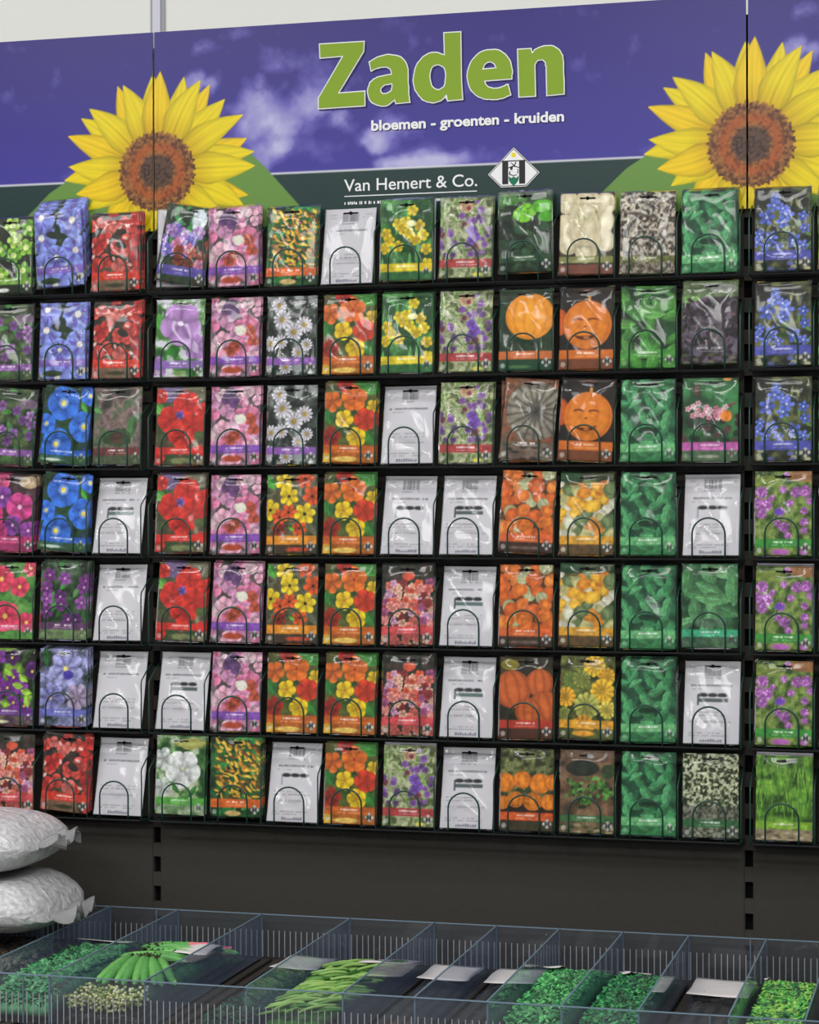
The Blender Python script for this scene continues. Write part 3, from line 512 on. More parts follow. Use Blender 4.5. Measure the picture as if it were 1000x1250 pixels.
# ---------------------------------------------------------------- materials
def new_mat(name):
    m = bpy.data.materials.new(name); m.use_nodes = True; n = m.node_tree; n.nodes.clear(); return m, n.nodes, n.links
def N(ns, t, **k):
    n = ns.new('ShaderNode'+t)
    for a, b in k.items():
        if a[:2] == 'i_': n.inputs[a[2:].replace('_', ' ')].default_value = b
        else: setattr(n, a, b)
    return n
def solid(name, c, rough=.5, spec=.5, bump=0, bscale=60, mottle=0, mscale=8, metal=0):
    m, ns, L = new_mat(name); o = N(ns, 'OutputMaterial'); p = N(ns, 'BsdfPrincipled'); L.new(p.outputs[0], o.inputs[0])
    p.inputs['Base Color'].default_value = colr(c); p.inputs['Roughness'].default_value = rough; p.inputs['Specular IOR Level'].default_value = spec; p.inputs['Metallic'].default_value = metal
    tc = N(ns, 'TexCoord')
    if mottle:
        t = N(ns, 'TexNoise'); t.inputs['Scale'].default_value = mscale; t.inputs['Detail'].default_value = 4; L.new(tc.outputs['Object'], t.inputs['Vector'])
        mx = N(ns, 'MixRGB'); mx.inputs[1].default_value = colr(np.clip(np.array(c)*(1-mottle), 0, 255)); mx.inputs[2].default_value = colr(np.clip(np.array(c)*(1+mottle), 0, 255)); L.new(t.outputs[0], mx.inputs[0]); L.new(mx.outputs[0], p.inputs['Base Color'])
    if bump:
        t = N(ns, 'TexNoise'); t.inputs['Scale'].default_value = bscale; t.inputs['Detail'].default_value = 3; L.new(tc.outputs['Object'], t.inputs['Vector'])
        b = N(ns, 'Bump'); b.inputs['Strength'].default_value = 1; b.inputs['Distance'].default_value = bump; L.new(t.outputs[0], b.inputs['Height']); L.new(b.outputs[0], p.inputs['Normal'])
    return m
def print_mat(name, rough, spec, bump=0):
    m, ns, L = new_mat(name); o = N(ns, 'OutputMaterial'); p = N(ns, 'BsdfPrincipled'); L.new(p.outputs[0], o.inputs[0]); a = N(ns, 'Attribute', attribute_name='picture'); L.new(a.outputs['Color'], p.inputs['Base Color'])
    p.inputs['Roughness'].default_value = rough; p.inputs['Specular IOR Level'].default_value = spec
    if bump:
        tc = N(ns, 'TexCoord'); t = N(ns, 'TexNoise'); t.inputs['Scale'].default_value = 5; L.new(tc.outputs['Object'], t.inputs['Vector']); b = N(ns, 'Bump'); b.inputs['Distance'].default_value = bump; L.new(t.outputs[0], b.inputs['Height']); L.new(b.outputs[0], p.inputs['Normal'])
    return m
def film(name, tint, haze, rough, f0, bump, scale, hazec=(225, 228, 235), stretch=(1, 1, 1)):
    # clear plastic: transparent, a little milky, mirror-like at the fresnel rate, crinkled
    m, ns, L = new_mat(name); o = N(ns, 'OutputMaterial'); tr = N(ns, 'BsdfTransparent'); tr.inputs[0].default_value = colr(tint)
    df = N(ns, 'BsdfDiffuse'); df.inputs[0].default_value = colr(hazec); gl = N(ns, 'BsdfGlossy'); gl.inputs['Roughness'].default_value = rough; gl.inputs[0].default_value = (1, 1, 1, 1)
    m1 = N(ns, 'MixShader'); m1.inputs[0].default_value = haze; L.new(tr.outputs[0], m1.inputs[1]); L.new(df.outputs[0], m1.inputs[2])
    fr = N(ns, 'Fresnel'); fr.inputs[0].default_value = f0; m2 = N(ns, 'MixShader'); ge = N(ns, 'NewGeometry'); iv = N(ns, 'Math', operation='SUBTRACT'); iv.inputs[0].default_value = 1.; L.new(ge.outputs['Backfacing'], iv.inputs[1]); fm = N(ns, 'Math', operation='MULTIPLY'); L.new(iv.outputs[0], fm.inputs[0]); L.new(fr.outputs[0], fm.inputs[1]); L.new(fm.outputs[0], m2.inputs[0]); L.new(m1.outputs[0], m2.inputs[1]); L.new(gl.outputs[0], m2.inputs[2]); L.new(m2.outputs[0], o.inputs[0])
    if bump:
        tc = N(ns, 'TexCoord'); oi = N(ns, 'ObjectInfo'); mp = N(ns, 'Mapping'); mp.inputs['Scale'].default_value = stretch
        cx = N(ns, 'CombineXYZ'); mu = N(ns, 'Math', operation='MULTIPLY'); mu.inputs[1].default_value = 37.; L.new(oi.outputs['Random'], mu.inputs[0]); L.new(mu.outputs[0], cx.inputs[0]); L.new(mu.outputs[0], cx.inputs[2]); L.new(cx.outputs[0], mp.inputs['Location'])
        L.new(tc.outputs['Object'], mp.inputs['Vector']); t = N(ns, 'TexNoise'); t.inputs['Scale'].default_value = scale; t.inputs['Detail'].default_value = 1.5; t.inputs['Distortion'].default_value = .6; L.new(mp.outputs[0], t.inputs['Vector'])
        b = N(ns, 'Bump'); b.inputs['Distance'].default_value = bump
        pw = N(ns, 'Math', operation='POWER'); pw.inputs[1].default_value = 2.; L.new(oi.outputs['Random'], pw.inputs[0]); ad = N(ns, 'Math', operation='MULTIPLY_ADD'); ad.inputs[1].default_value = .95; ad.inputs[2].default_value = .2; L.new(pw.outputs[0], ad.inputs[0]); hm = N(ns, 'Math', operation='MULTIPLY'); L.new(t.outputs[0], hm.inputs[0]); L.new(ad.outputs[0], hm.inputs[1]); L.new(hm.outputs[0], b.inputs['Height']); L.new(b.outputs[0], gl.inputs['Normal']); L.new(b.outputs[0], fr.inputs['Normal'])
    return m
M_card = print_mat('printed_card', .55, .3)
M_banner = print_mat('banner_print', .3, .3, .0006)
M_film = film('packet_film', (253, 253, 253), .0, .09, 1.34, .0055, 13, stretch=(1.5, 1, .7))
M_bag = film('bag_film', (250, 252, 252), .015, .12, 1.3, .004, 30)
M_acr = film('clear_acrylic', (242, 244, 247), .04, .06, 1.42, 0, 1, (150, 158, 172))
M_div = film('divider_acrylic', (236, 240, 246), .17, .06, 1.42, 0, 1, (140, 156, 186))
M_edge = solid('acrylic_edge', (108, 128, 144), .25, .6, mottle=.05)
M_rib = solid('acrylic_rib', (150, 150, 152), .3, .6, mottle=.1, mscale=40)
M_wire = solid('green_coated_wire', (20, 58, 50), .35, .5, mottle=.1)
M_panel = solid('charcoal_panel', (54, 51, 46), .75, .25, .0004, 300, .06, 90)
M_dark = solid('black_metal', (16, 16, 17), .6, .3, mottle=.15)
M_slat = solid('dark_shelf_slat', (54, 49, 43), .5, .4, mottle=.12, mscale=30)
M_hole = solid('shadowed_hole', (10, 10, 11), .9, .1, mottle=.1)  # near-black colour on solid pieces, standing for the shade inside open slots
M_wall = solid('cream_wall', (241, 241, 234), .8, .2, .0003, 60, .01, 3)
M_strip = solid('pale_wall_channel', (216, 216, 228), .5, .3, mottle=.01)
M_grey = solid('grey_reveal', (166, 168, 172), .6, .3, mottle=.02)
M_white = solid('white_print', (232, 232, 232), .5, .3, mottle=.01)
M_green = solid('lime_print', (130, 160, 34), .5, .3, mottle=.02)
M_shadow = solid('navy_print', (36, 30, 84), .5, .3, mottle=.02)
M_black = solid('black_print', (34, 32, 38), .5, .3, mottle=.02)
M_sun = solid('yellow_print', (232, 208, 30), .5, .3, mottle=.02)
M_heart = solid('green_print', (20, 110, 78), .5, .3, mottle=.02)
M_paper = solid('header_paper', (206, 200, 198), .7, .2, .0003, 120, .05, 40)
M_pink = solid('pink_sticker', (226, 110, 130), .6, .3, mottle=.15, mscale=200)
M_floor = solid('floor_tile', (118, 115, 110), .6, .3, mottle=.05)
M_ceil = solid('ceiling_white', (226, 226, 224), .9, .1, mottle=.02)
def veg(name, c, v=.25, sc=60): return solid(name, c, .45, .4, .001, 120, v, sc)
# ---------------------------------------------------------------- packets
CW, CH = .0875, .1315
def card_mesh(name, I):
    U, V = UU.ravel(), VV.ravel()
    X = ((np.arange(AW)/(AW-1))-.5)*CW; Z = (1-np.arange(AH)/(AH-1))*CH
    xx, zz = np.meshgrid(X, Z); bul = .0022*(1-(2*xx/CW)**2)*(1-(2*zz/CH-1)**4)
    V3 = [(x, -y, z) for x, y, z in zip(xx.ravel(), bul.ravel(), zz.ravel())]; n = len(V3)
    idx = np.arange(n).reshape(AH, AW)
    F = [(int(a), int(b), int(c), int(d)) for a, b, c, d in zip(idx[1:, :-1].ravel(), idx[1:, 1:].ravel(), idx[:-1, 1:].ravel(), idx[:-1, :-1].ravel())]
    V3 += [(-CW/2, .0008, 0), (CW/2, .0008, 0), (CW/2, .0008, CH), (-CW/2, .0008, CH)]
    F += [(n, n+3, n+2, n+1)]
    F += [tuple([n, n+1]+[int(i) for i in idx[-1, ::-1]]), tuple([n+2, n+3]+[int(i) for i in idx[0, :]]), tuple([n+1, n+2]+[int(i) for i in idx[:, -1]]), tuple([n+3, n]+[int(i) for i in idx[::-1, 0]])]
    m = mesh(name, V3, F, M_card, False); m.polygons.foreach_set('use_smooth', [i < len(F)-5 for i in range(len(F))])
    at = m.color_attributes.new('picture', 'FLOAT_COLOR', 'POINT'); c = np.ones((n+4, 4)); c[:n, :3] = np.clip(lin(np.clip(I, 0, 255)).reshape(-1, 3)*ART_GAIN, 0, .92); c[n:, :3] = .6
    at.data.foreach_set('color', c.ravel().astype(np.float32)); return m
ART_GAIN = .98
def film_mesh(seed):
    w, h = CW+.0026, CH+.004; nx, nz = 16, 22; rr = random.Random(seed); V3 = []; F = []
    ph = [rr.uniform(0, 6) for _ in range(8)]
    for side in (0, 1):
        for j in range(nz+1):
            for i in range(nx+1):
                u, v = i/nx, j/nz; x = (u-.5)*w; z = v*h-.002; e = min(1, 6*min(u, 1-u))*min(1, 7*min(v, 1-v))
                d = .55*(.0011*math.sin(u*9+ph[0]+2*math.sin(v*5+ph[1]))+.0009*math.sin(v*11+ph[2]+u*5)+.0008*math.sin((u+v)*14+ph[3]))
                y = -(.0034*(1-(2*u-1)**2)**.6+.0012+d)*e if side == 0 else (.0022+.0006*math.sin(u*7+ph[4]))*e
                V3.append((x, y, z))
    q = (nx+1)*(nz+1)
    for side in (0, 1):
        for j in range(nz):
            for i in range(nx):
                a = side*q+j*(nx+1)+i; f = (a, a+1, a+nx+2, a+nx+1); F.append(f if side == 0 else f[::-1])
    m = mesh('film', V3, F, M_film, True); bm = bmesh.new(); bm.from_mesh(m); bmesh.ops.remove_doubles(bm, verts=bm.verts, dist=1e-5); bm.to_mesh(m); bm.free(); return m
FILMS = [film_mesh(s) for s in range(7)]
g = G(); zs = CH*.935; P = []
g.box(-.0125, .0125, -.0005, .0003, zs-.0012, zs+.0012)
g.tube([(0, -.0006, zs), (0, .0003, zs)], .0031, 12)
HANG = g.me('hang_slot', M_hole)
CARDS = {}
def card(k):
    if k not in CARDS: CARDS[k] = card_mesh('card_'+k, KINDS[k][0]())
    return CARDS[k]
PITCH, RP = .0986, .1476
def colx(c): return (.0563-1+PITCH*(7+c)) if c < 3 else ((.0563+PITCH*(c-3)) if c < 13 else 1.0563+PITCH*(c-13))
def rowz(r): return 1.45+RP*(3.5-r)
FB = .0008
def packet(k, x, y, z, lean, roll=0, yaw=0, hang=True, fi=0, sc=1.):
    o = obj('seed_packet', FILMS[fi % 7], None, (x, y, z), (-lean, roll, yaw)); o.scale = (sc, sc, sc)
    obj('picture_card', card(k), o, (0, .0, .0))
    if hang: obj('hang_slot', HANG, o, (0, -.0012, 0))
    return o
W, WI, WP, WD = 'white_plain', 'white_icons', 'white_pale', 'white_dark'
GRID = [
 ['lime_bells', 'glory_pale', 'sweetpea_red', 'petunia_mix', 'sweetpea_pink', 'canary', W, 'yellow_flowers', 'purple_sage', 'gherkin', 'white_onion', 'cress', 'green_leaf', 'borage', 'chive_grass'],
 ['purple_bells', 'glory_pale', 'sweetpea_red', 'mallow', 'sweetpea_pink', 'daisy', 'nasturtium', 'yellow_flowers', 'purple_sage', 'squash', 'jack', 'spinach', 'dark_basil', 'borage', 'green_leaf'],
 ['purple_bells', 'glory_blue', 'dusky', 'red_flax', 'sweetpea_pink', 'daisy', 'nasturtium', W, 'purple_sage', 'grey_pumpkin', 'jack', 'green_leaf', 'pink_savory', 'borage', 'green_leaf'],
 ['petunia_magenta', 'glory_blue', WI, 'red_flax', 'sweetpea_pink', 'cosmos', 'nasturtium', WP, WD, 'gourd_orange', 'gourd_yellow', 'green_leaf', WP, 'chives', 'green_leaf'],
 ['primula', 'purple_dark', W, 'red_flax', 'sweetpea_pink', 'cosmos', 'nasturtium', 'coral', WI, 'gourd_orange', 'gourd_yellow', 'green_leaf', 'big_leaf', 'chives', 'green_leaf'],
 ['violet_lime', 'clematis', W, WD, 'sweetpea_pink', 'nasturtium', 'nasturtium', 'coral', WI, 'pumpkin_brown', 'patty', 'green_leaf', WD, 'chives', 'green_leaf'],
 ['coral', 'sweetpea_red', W, 'white_flower', 'canary', WP, 'nasturtium', 'purple_sage', WD, 'pumpkin_pile', 'bushy', 'green_leaf', 'thyme', 'chive_grass', 'sun_field']]
# small offsets read off the photograph: (tier, column) -> dx mm, dz mm, roll deg
ADJ = {(1, 1): (-2, 8, -3), (1, 3): (1, 2, 9), (1, 6): (-4, -4, 0), (1, 9): (2, 9, -1), (1, 10): (0, 3, 1), (1, 11): (0, 1, 0), (2, 0): (0, -2, 0), (3, 1): (-1, -4, 6), (3, 0): (0, -3, 4), (4, 1): (-2, -2, 5), (3, 2): (0, 2, 0), (3, 9): (1, 2, 4), (3, 10): (-2, -1, 3), (2, 12): (-1, 5, 0), (5, 3): (1, -3, 2), (5, 4): (1, -2, 1), (5, 12): (-2, 3, 0), (5, 10): (-2, 2, 1), (6, 10): (-1, 2, 1), (4, 9): (0, 2, 2), (7, 3): (-1, 5, 1), (7, 4): (0, 5, 0), (7, 7): (1, -2, 0), (6, 2): (0, 0, 0), (7, 1): (1, 0, 4), (6, 1): (-1, 1, 0), (3, 6): (1, 1, 1), (6, 6): (1, 0, 1), (4, 3): (0, 2, 0), (1, 8): (1, 4, 0), (1, 7): (1, 3, 0), (1, 4): (0, 1, -1), (1, 2): (0, 0, -1), (5, 1): (0, 0, 1), (4, 0): (0, 1, 2), (7, 12): (0, -1, 0)}
ORD = ['', 'top', 'second', 'third', 'fourth', 'fifth', 'sixth', 'bottom']
NOHANG = {(4, 7), (4, 8), (4, 12), (6, 3)}
def short(k): return KINDS[k][2]
LAB = {}
WH = (W, WI, WP, WD)
def where(r, c):
    row = GRID[r-1]; k = row[c]
    if c == 0: return ', left edge'
    n = c-1
    while n > 0 and row[n] in WH: n -= 1
    return (', right of the ' if c-n == 1 else ', second right of the ')+short(row[n])
def label_of(r, c):
    k = GRID[r-1][c]; s = (short(k) if k in WH else short(k)+' packet')+f', {ORD[r]} tier'
    if GRID[r-1].count(k) > 1 or k in WH: s += where(r, c)
    return s
def group_of(k):
    if k in (W, WI, WP, WD): return 'white packet backs in the wire pockets'
    return short(k)+' packets'
REAR = {(1, 0): 1, (1, 1): 3, (1, 2): 2, (1, 4): 2, (1, 5): 1, (1, 7): 2, (1, 8): 1, (1, 9): 1, (1, 10): 1, (1, 12): 1, (1, 3): 1, (2, 1): 1, (2, 2): 1, (2, 4): 1, (2, 6): 1, (2, 7): 1, (3, 1): 2, (3, 4): 1, (3, 6): 2, (3, 8): 1, (3, 9): 1, (4, 0): 2, (4, 1): 2, (4, 3): 1, (4, 6): 1, (4, 10): 1, (5, 1): 2, (5, 3): 1, (5, 4): 1, (5, 7): 1, (5, 13): 1, (5, 11): 1, (6, 1): 2, (6, 6): 1, (6, 7): 1, (6, 11): 1, (7, 1): 2, (7, 4): 2, (7, 6): 1, (7, 7): 1, (7, 13): 1, (7, 3): 1}
seen = set()
for r in range(1, 8):
    for c in range(15):
        k = GRID[r-1][c]; x, z = colx(c), rowz(r)+FB; dx, dz, ro = ADJ.get((r, c), (0, 0, 0)); white = k in (W, WI, WP, WD)
        dx = dx*.6+R.uniform(-.5, .5) if abs(ro) < 2 else dx; ro += R.uniform(-.5, .5); rr = math.radians(ro); fi = R.randrange(7)
        zb = z+max(0, dz)/1000+abs(math.sin(rr))*CW/2+.0022
        yy = -.044; lean = math.radians(R.uniform(4, 6.5) if REAR.get((r, c), 0) < 2 else (3.2 if REAR[(r, c)] == 2 else 1.5))
        if white: yy = -.043; lean = math.radians(14.5)
        o = packet(k, x+.0015+dx/1000, yy, zb, lean, rr, math.radians(R.uniform(-.6, .6)), (r, c) not in NOHANG, fi, 1.0)
        tag(o, label_of(r, c), 'seed packet', group_of(k))
        for n in range(REAR.get((r, c), 0) if not white else 0):
            a = rr if abs(ro) < 3 else 0.
            if (r, c) == (1, 1): a = math.radians(-2-n)
            kk = k
            back_k = (r, c) in ((1, 7), (1, 3), (7, 7), (5, 13), (7, 13)) and n == REAR[(r, c)]-1
            if back_k: kk = W
            up = R.uniform(.0005, .004)+({(1, 1): .006}.get((r, c), 0))*(n+1)
            q = packet(kk, x+.0018+R.uniform(-.0003, .0008)+(dx/1000 if (r, c) == (1, 1) else 0), yy+.0098*(n+1), z+.0025+up+max(0, dz)/1000+abs(math.sin(a))*CW/2, lean, a, 0, False, fi+n+1)
            word = ['first', 'second', 'third'][n]
            tag(q, f'{word} one behind the {short(k)} packet, {ORD[r]} tier'+(where(r, c) if GRID[r-1].count(k) > 1 else ''), 'seed packet', 'packets tucked behind the front ones')
# ---------------------------------------------------------------- wire pocket racks
def hoop():
    g = G(); h, w = .0640, .0257; P = [(-w, 0, 0), (-w, 0, .02), (-w, 0, h-w)]
    for i in range(1, 12): q = math.pi*i/12; P.append((-w*math.cos(q), 0, h-w+w*math.sin(q)))
    P += [(w, 0, h-w), (w, 0, .02), (w, 0, 0)]; return g.tube(P, .0015, 6).me('pocket_hoop', M_wire, True)
def side():
    g = G(); P = [(0, .052, -.001), (0, .048, -.001), (0, .004, -.001), (0, .0, .002), (0, 0, .02), (0, 0, .082), (0, .002, .087), (0, .022, .1), (0, .046, .112), (0, .052, .113)]
    return g.tube(P, .0012, 6).me('divider_wire', M_wire, True)
HOOP, SIDE = hoop(), side()
BAYN = ['left', 'middle', 'right']
for r in range(1, 8):
    for b in range(3):
        cols = {0: range(0, 3), 1: range(3, 13), 2: range(13, 15)}[b]; x0, x1 = b-1+.009, b-.009
        e = obj('wire_pocket_rack', None, None, ((x0+x1)/2, -.0535, rowz(r)-.002)); ox = (x0+x1)/2
        e.empty_display_size = .05
        tag(e, f'green wire pocket rack holding the {ORD[r]} tier of packets, {BAYN[b]} bay', 'wire rack', 'wire pocket racks')
        g = G(); W2 = (x1-x0)/2
        g.tube([(-W2, 0, -.001), (W2, 0, -.001)], .0016, 6); g.tube([(-W2, .026, -.0015), (W2, .026, -.0015)], .0014, 6); g.tube([(-W2, .0515, -.0015), (W2, .0515, -.0015)], .0016, 6)
        g.tube([(-W2, .0515, .113), (W2, .0515, .113)], .0014, 6); g.box(-W2, W2, .0475, .0525, -.012, -.003)
        obj('rail_frame', g.me('rail_frame', M_dark), e)
        for c in cols: obj('pocket_hoop', HOOP, e, (colx(c)-ox, 0, 0))
        for c in list(cols)+[cols[-1]+1]:
            xs = (colx(c)-PITCH/2 if c in cols else colx(cols[-1])+PITCH/2)-ox+.0005
            obj('divider_wire', SIDE, e, (xs, 0, 0))
# ---------------------------------------------------------------- shelving: panels, uprights
for b in range(3):
    g = G(); g.box(b-1+.008, b-.008, 0, .018, .50, 2.24)
    o = obj('shelving_back_panel', g.me('back_panel', M_panel)); tag(o, f'dark charcoal shelving back panel behind the {BAYN[b]} bay of packets', 'back panel', 'shelving back panels')
ZS = .899
for u, nm in ((0, 'left'), (1, 'right')):
    g = G(); g.box(u-.0079, u+.0079, .012, .05, 0.02, 2.235, 1)
    g.box(u-.0078, u-.0064, .001, .012, .1, 2.235); g.box(u+.0064, u+.0078, .001, .012, .1, 2.235)
    z = ZS+.05*26
    while z > .2: g.box(u-.0064, u+.0064, .001, .012, z-.0365, z-.0135); z -= .05
    o = obj('slotted_upright', g.me('slotted_upright', [M_panel, M_hole])); tag(o, f'dark slotted steel upright, the {nm} one of two between the panels', 'upright', 'slotted uprights')
# ---------------------------------------------------------------- banner
nx, ny, I = banner_art()
def banner_mesh():
    X = np.linspace(.0016, .9984, nx); Z = np.linspace(BZ1, BZ0, ny); xx, zz = np.meshgrid(X, Z); n = nx*ny
    V3 = np.stack([xx.ravel(), np.zeros(n), zz.ravel()], 1).tolist(); idx = np.arange(n).reshape(ny, nx)
    F = np.stack([idx[1:, :-1].ravel(), idx[1:, 1:].ravel(), idx[:-1, 1:].ravel(), idx[:-1, :-1].ravel()], 1).tolist()
    x0, x1 = .0016, .9984; V3 += [(x0, .006, BZ0), (x1, .006, BZ0), (x1, .006, BZ1), (x0, .006, BZ1)]
    F += [[n, n+3, n+2, n+1], [n, n+1]+idx[-1, ::-1].tolist(), [n+2, n+3]+idx[0, :].tolist(), [n+1, n+2]+idx[:, -1].tolist(), [n+3, n]+idx[::-1, 0].tolist()]
    m = mesh('banner', V3, F, M_banner); at = m.color_attributes.new('picture', 'FLOAT_COLOR', 'POINT'); c = np.ones((n+4, 4)); c[:n, :3] = np.clip(lin(np.clip(I, 0, 255)).reshape(-1, 3)*.92, 0, .92); c[n:, :3] = .3
    at.data.foreach_set('color', c.ravel().astype(np.float32)); return m
def flat(loops_list, off, y, mat, name, dx=0, dz=0, ex=.0003):
    cu = bpy.data.curves.new(name, 'CURVE'); cu.dimensions = '2D'; cu.fill_mode = 'BOTH'; cu.extrude = ex; cu.offset = off
    for P in loops_list:
        s = cu.splines.new('POLY'); s.points.add(len(P)-1); s.use_cyclic_u = True
        for q, (x, z) in zip(s.points, P): q.co = (x+dx, z+dz, 0, 1)
    o = bpy.data.objects.new(name, cu); me = bpy.data.meshes.new_from_object(o); me.transform(Matrix.Rotation(math.pi/2, 4, 'X')); me.transform(Matrix.Translation((0, y, 0))); me.materials.clear(); me.materials.append(mat); bpy.data.objects.remove(o); return me
def text(body, x0, x1, zb, y, mat, name, off=0, ex=.0003, dx=0, dz=0):
    cu = bpy.data.curves.new(name, 'FONT'); cu.body = body; cu.size = 1.; cu.offset = off/.02; cu.extrude = .01; cu.resolution_u = 6
    o = bpy.data.objects.new(name, cu); me = bpy.data.meshes.new_from_object(o); bpy.data.objects.remove(o)
    xs = [v.co.x for v in me.vertices]; return me, min(xs), max(xs)
def fit_text(body, x0, x1, zb, y, mat, name, h=None, off=0, dx=0, dz=0):
    me, a, b = text(body, x0, x1, zb, y, mat, name, off); sx = (x1-x0)/(b-a); sz = sx if h is None else h
    me.transform(Matrix.Translation((-a, 0, 0))); me.transform(Matrix.Diagonal((sx, sz, .03, 1))); me.transform(Matrix.Rotation(math.pi/2, 4, 'X')); me.transform(Matrix.Translation((x0+dx, y, zb+dz))); me.materials.clear(); me.materials.append(mat); return me
def join(name, meshes):
    bm = bmesh.new(); mats = []
    for me in meshes:
        k = len(bm.faces); bm.from_mesh(me); bm.faces.ensure_lookup_table(); mt = me.materials[0]
        if mt not in mats: mats.append(mt)
        for f in bm.faces[k:]: f.material_index = mats.index(mt)
    m = bpy.data.meshes.new(name); bm.to_mesh(m); bm.free()
    for t in mats: m.materials.append(t)
    return m
BM = banner_mesh()
HEAD = join('headline', [j for P in LET for j in (flat(P, .0018, -.0004, M_shadow, 's', .0026, -.0022), flat(P, .0017, -.0008, M_white, 'w'), flat(P, -.0001, -.0013, M_green, 'g'))])
SUB = join('subtitle', [fit_text('bloemen - groenten - kruiden', .3845, .7075, 2.077, -.0004, M_shadow, 's', .0235, .0006, .0012, -.0012), fit_text('bloemen - groenten - kruiden', .3845, .7075, 2.077, -.0009, M_white, 'w', .0235, .0006)])
g = G(); g.box(.338, .563, -.0006, 0, 1.9695, 1.971)
rr_ = random.Random(3); xx_ = .338
while xx_ < .56:
    w_ = rr_.uniform(.0012, .0035); g.box(xx_, xx_+w_, -.0006, 0, 1.957-rr_.uniform(0, .001), 1.957+rr_.uniform(.003, .0045)); xx_ += w_+rr_.choice([.0012, .0012, .004])
RULE = g.me('rule', M_white)
COMP = join('company', [fit_text('Van Hemert & Co.', .3375, .5635, 1.9785, -.0005, M_white, 'w', .0285, .0001), RULE])
def poly(P, y, mat, name='p', off=0): return flat([P], off, y, mat, name)
dia = [(.6245, 2.038), (.667, 1.996), (.6455, 1.9745), (.6035, 1.9745), (.582, 1.996)]
EMB = [poly(dia, -.0004, M_black, off=.0010), poly(dia, -.0008, M_white, off=.0001), poly(dia, -.001, M_black, off=-.0010), poly(dia, -.0012, M_white, off=-.0022)]
EMB += [poly([(.6055, 2.0155), (.6155, 2.0155), (.6155, 1.979), (.6055, 1.979)], -.0014, M_black), poly([(.6335, 2.0155), (.6435, 2.0155), (.6435, 1.979), (.6335, 1.979)], -.0014, M_black), poly([(.6035, 2.0155), (.6455, 2.0155), (.6455, 2.0172), (.6035, 2.0172)], -.0015, M_black)]
EMB += [poly([(.6245+(.0044 if i % 2 else .0034)*math.cos(math.pi*i/8), 2.0258+(.0044 if i % 2 else .0034)*math.sin(math.pi*i/8)) for i in range(16)], -.0014, M_sun)]
EMB += [poly([(.616, 1.992), (.6205, 1.9885), (.6245, 1.991), (.6285, 1.9885), (.633, 1.992), (.6325, 1.985), (.629, 1.98), (.6245, 1.9755), (.62, 1.98), (.6165, 1.985)], -.0014, M_heart)]
for P in ([(.6155, 2.006), (.6245, 2.009), (.6335, 2.006), (.6335, 2.0045), (.6245, 2.0072), (.6155, 2.0045)], [(.6195, 2.0135), (.6215, 2.0135), (.6255, 2.009), (.6245, 2.008)], [(.6275, 2.0145), (.6295, 2.0145), (.6255, 2.0065), (.624, 2.0075)], [(.6185, 2.0055), (.6235, 2.0075), (.6225, 2.002), (.6195, 2.0015)], [(.617, 1.9985), (.6195, 2.0005), (.6185, 1.9955), (.624, 1.993), (.63, 1.9945), (.63, 1.993), (.624, 1.9915), (.6165, 1.9945)], [(.6295, 2.0035), (.6325, 2.002), (.6325, 1.9965), (.63, 1.996), (.6315, 2.)]): EMB.append(poly(P, -.0014, M_black))
EMB = join('emblem', EMB)
for b in range(3):
    o = obj('banner_panel', BM, None, (b-1, -.008, 0)); tag(o, ['left banner panel printed with blue sky and left half of a sunflower', 'large middle banner panel lettered Zaden on a blue sky', 'right banner panel showing the right half of the right sunflower'][b], 'banner', 'sky and sunflower banner panels')
    obj('headline_lettering', HEAD, o)['label'] = 'green headline lettering with white outline'
    obj('subtitle_lettering', SUB, o)['label'] = 'small white subtitle lettering'
    obj('company_lettering', COMP, o)['label'] = 'thin white company name with rule'
    obj('diamond_emblem', EMB, o)['label'] = 'white diamond emblem with black bars'
# ---------------------------------------------------------------- room
g = G(); g.box(-5, 5, .10, .2, 0, 3.2); structure(obj('wall_back', g.me('wall_back', M_wall)))
g = G(); g.box(-.0425, -.0280, .094, .10, 0, 3.2, 0); g.box(-.0470, -.0425, .0965, .10, 0, 3.2, 1); g.box(-.0280, -.0205, .0965, .10, 0, 3.2, 1); structure(obj('trim_1', g.me('trim', [M_strip, M_grey])), 'pale vertical wall channel above the banner seam')
g = G(); g.box(-5, 5, -6, .2, -.05, 0); structure(obj('floor', g.me('floor', M_floor)))
# ---------------------------------------------------------------- slatted shelf and clear bins
for b in range(3):
    x0, x1 = b-1+.004, b-.004; g = G()
    g.box(x0, x1, -.565, -.545, .66, .7065); g.box(x0, x1, -.03, -.012, .66, .7065); g.box(x0, x1, -.3, -.29, .69, .7035); g.box(x0, x1, -.42, -.412, .69, .7035); g.box(x0, x1, -.545, -.03, .66, .664)
    n = 46
    for i in range(n): xx = x0+(x1-x0)*(i+.5)/n; g.box(xx-.0062, xx+.0062, -.545, -.03, .700, .7065)
    o = obj('slatted_shelf', g.me('slatted_shelf', M_slat)); tag(o, f'black slatted shelf under the clear bins, {BAYN[b]} bay', 'shelf', 'slatted shelves')
    g = G(); g.box(x0, x1, -.56, -.012, .1, .659); g.box(x0, x1, -.5, -.012, 0, .1)
    o = obj('shelf_base', g.me('shelf_base', M_panel)); tag(o, f'charcoal shelving base beneath the slatted shelf, {BAYN[b]} bay', 'shelf base', 'shelving bases')
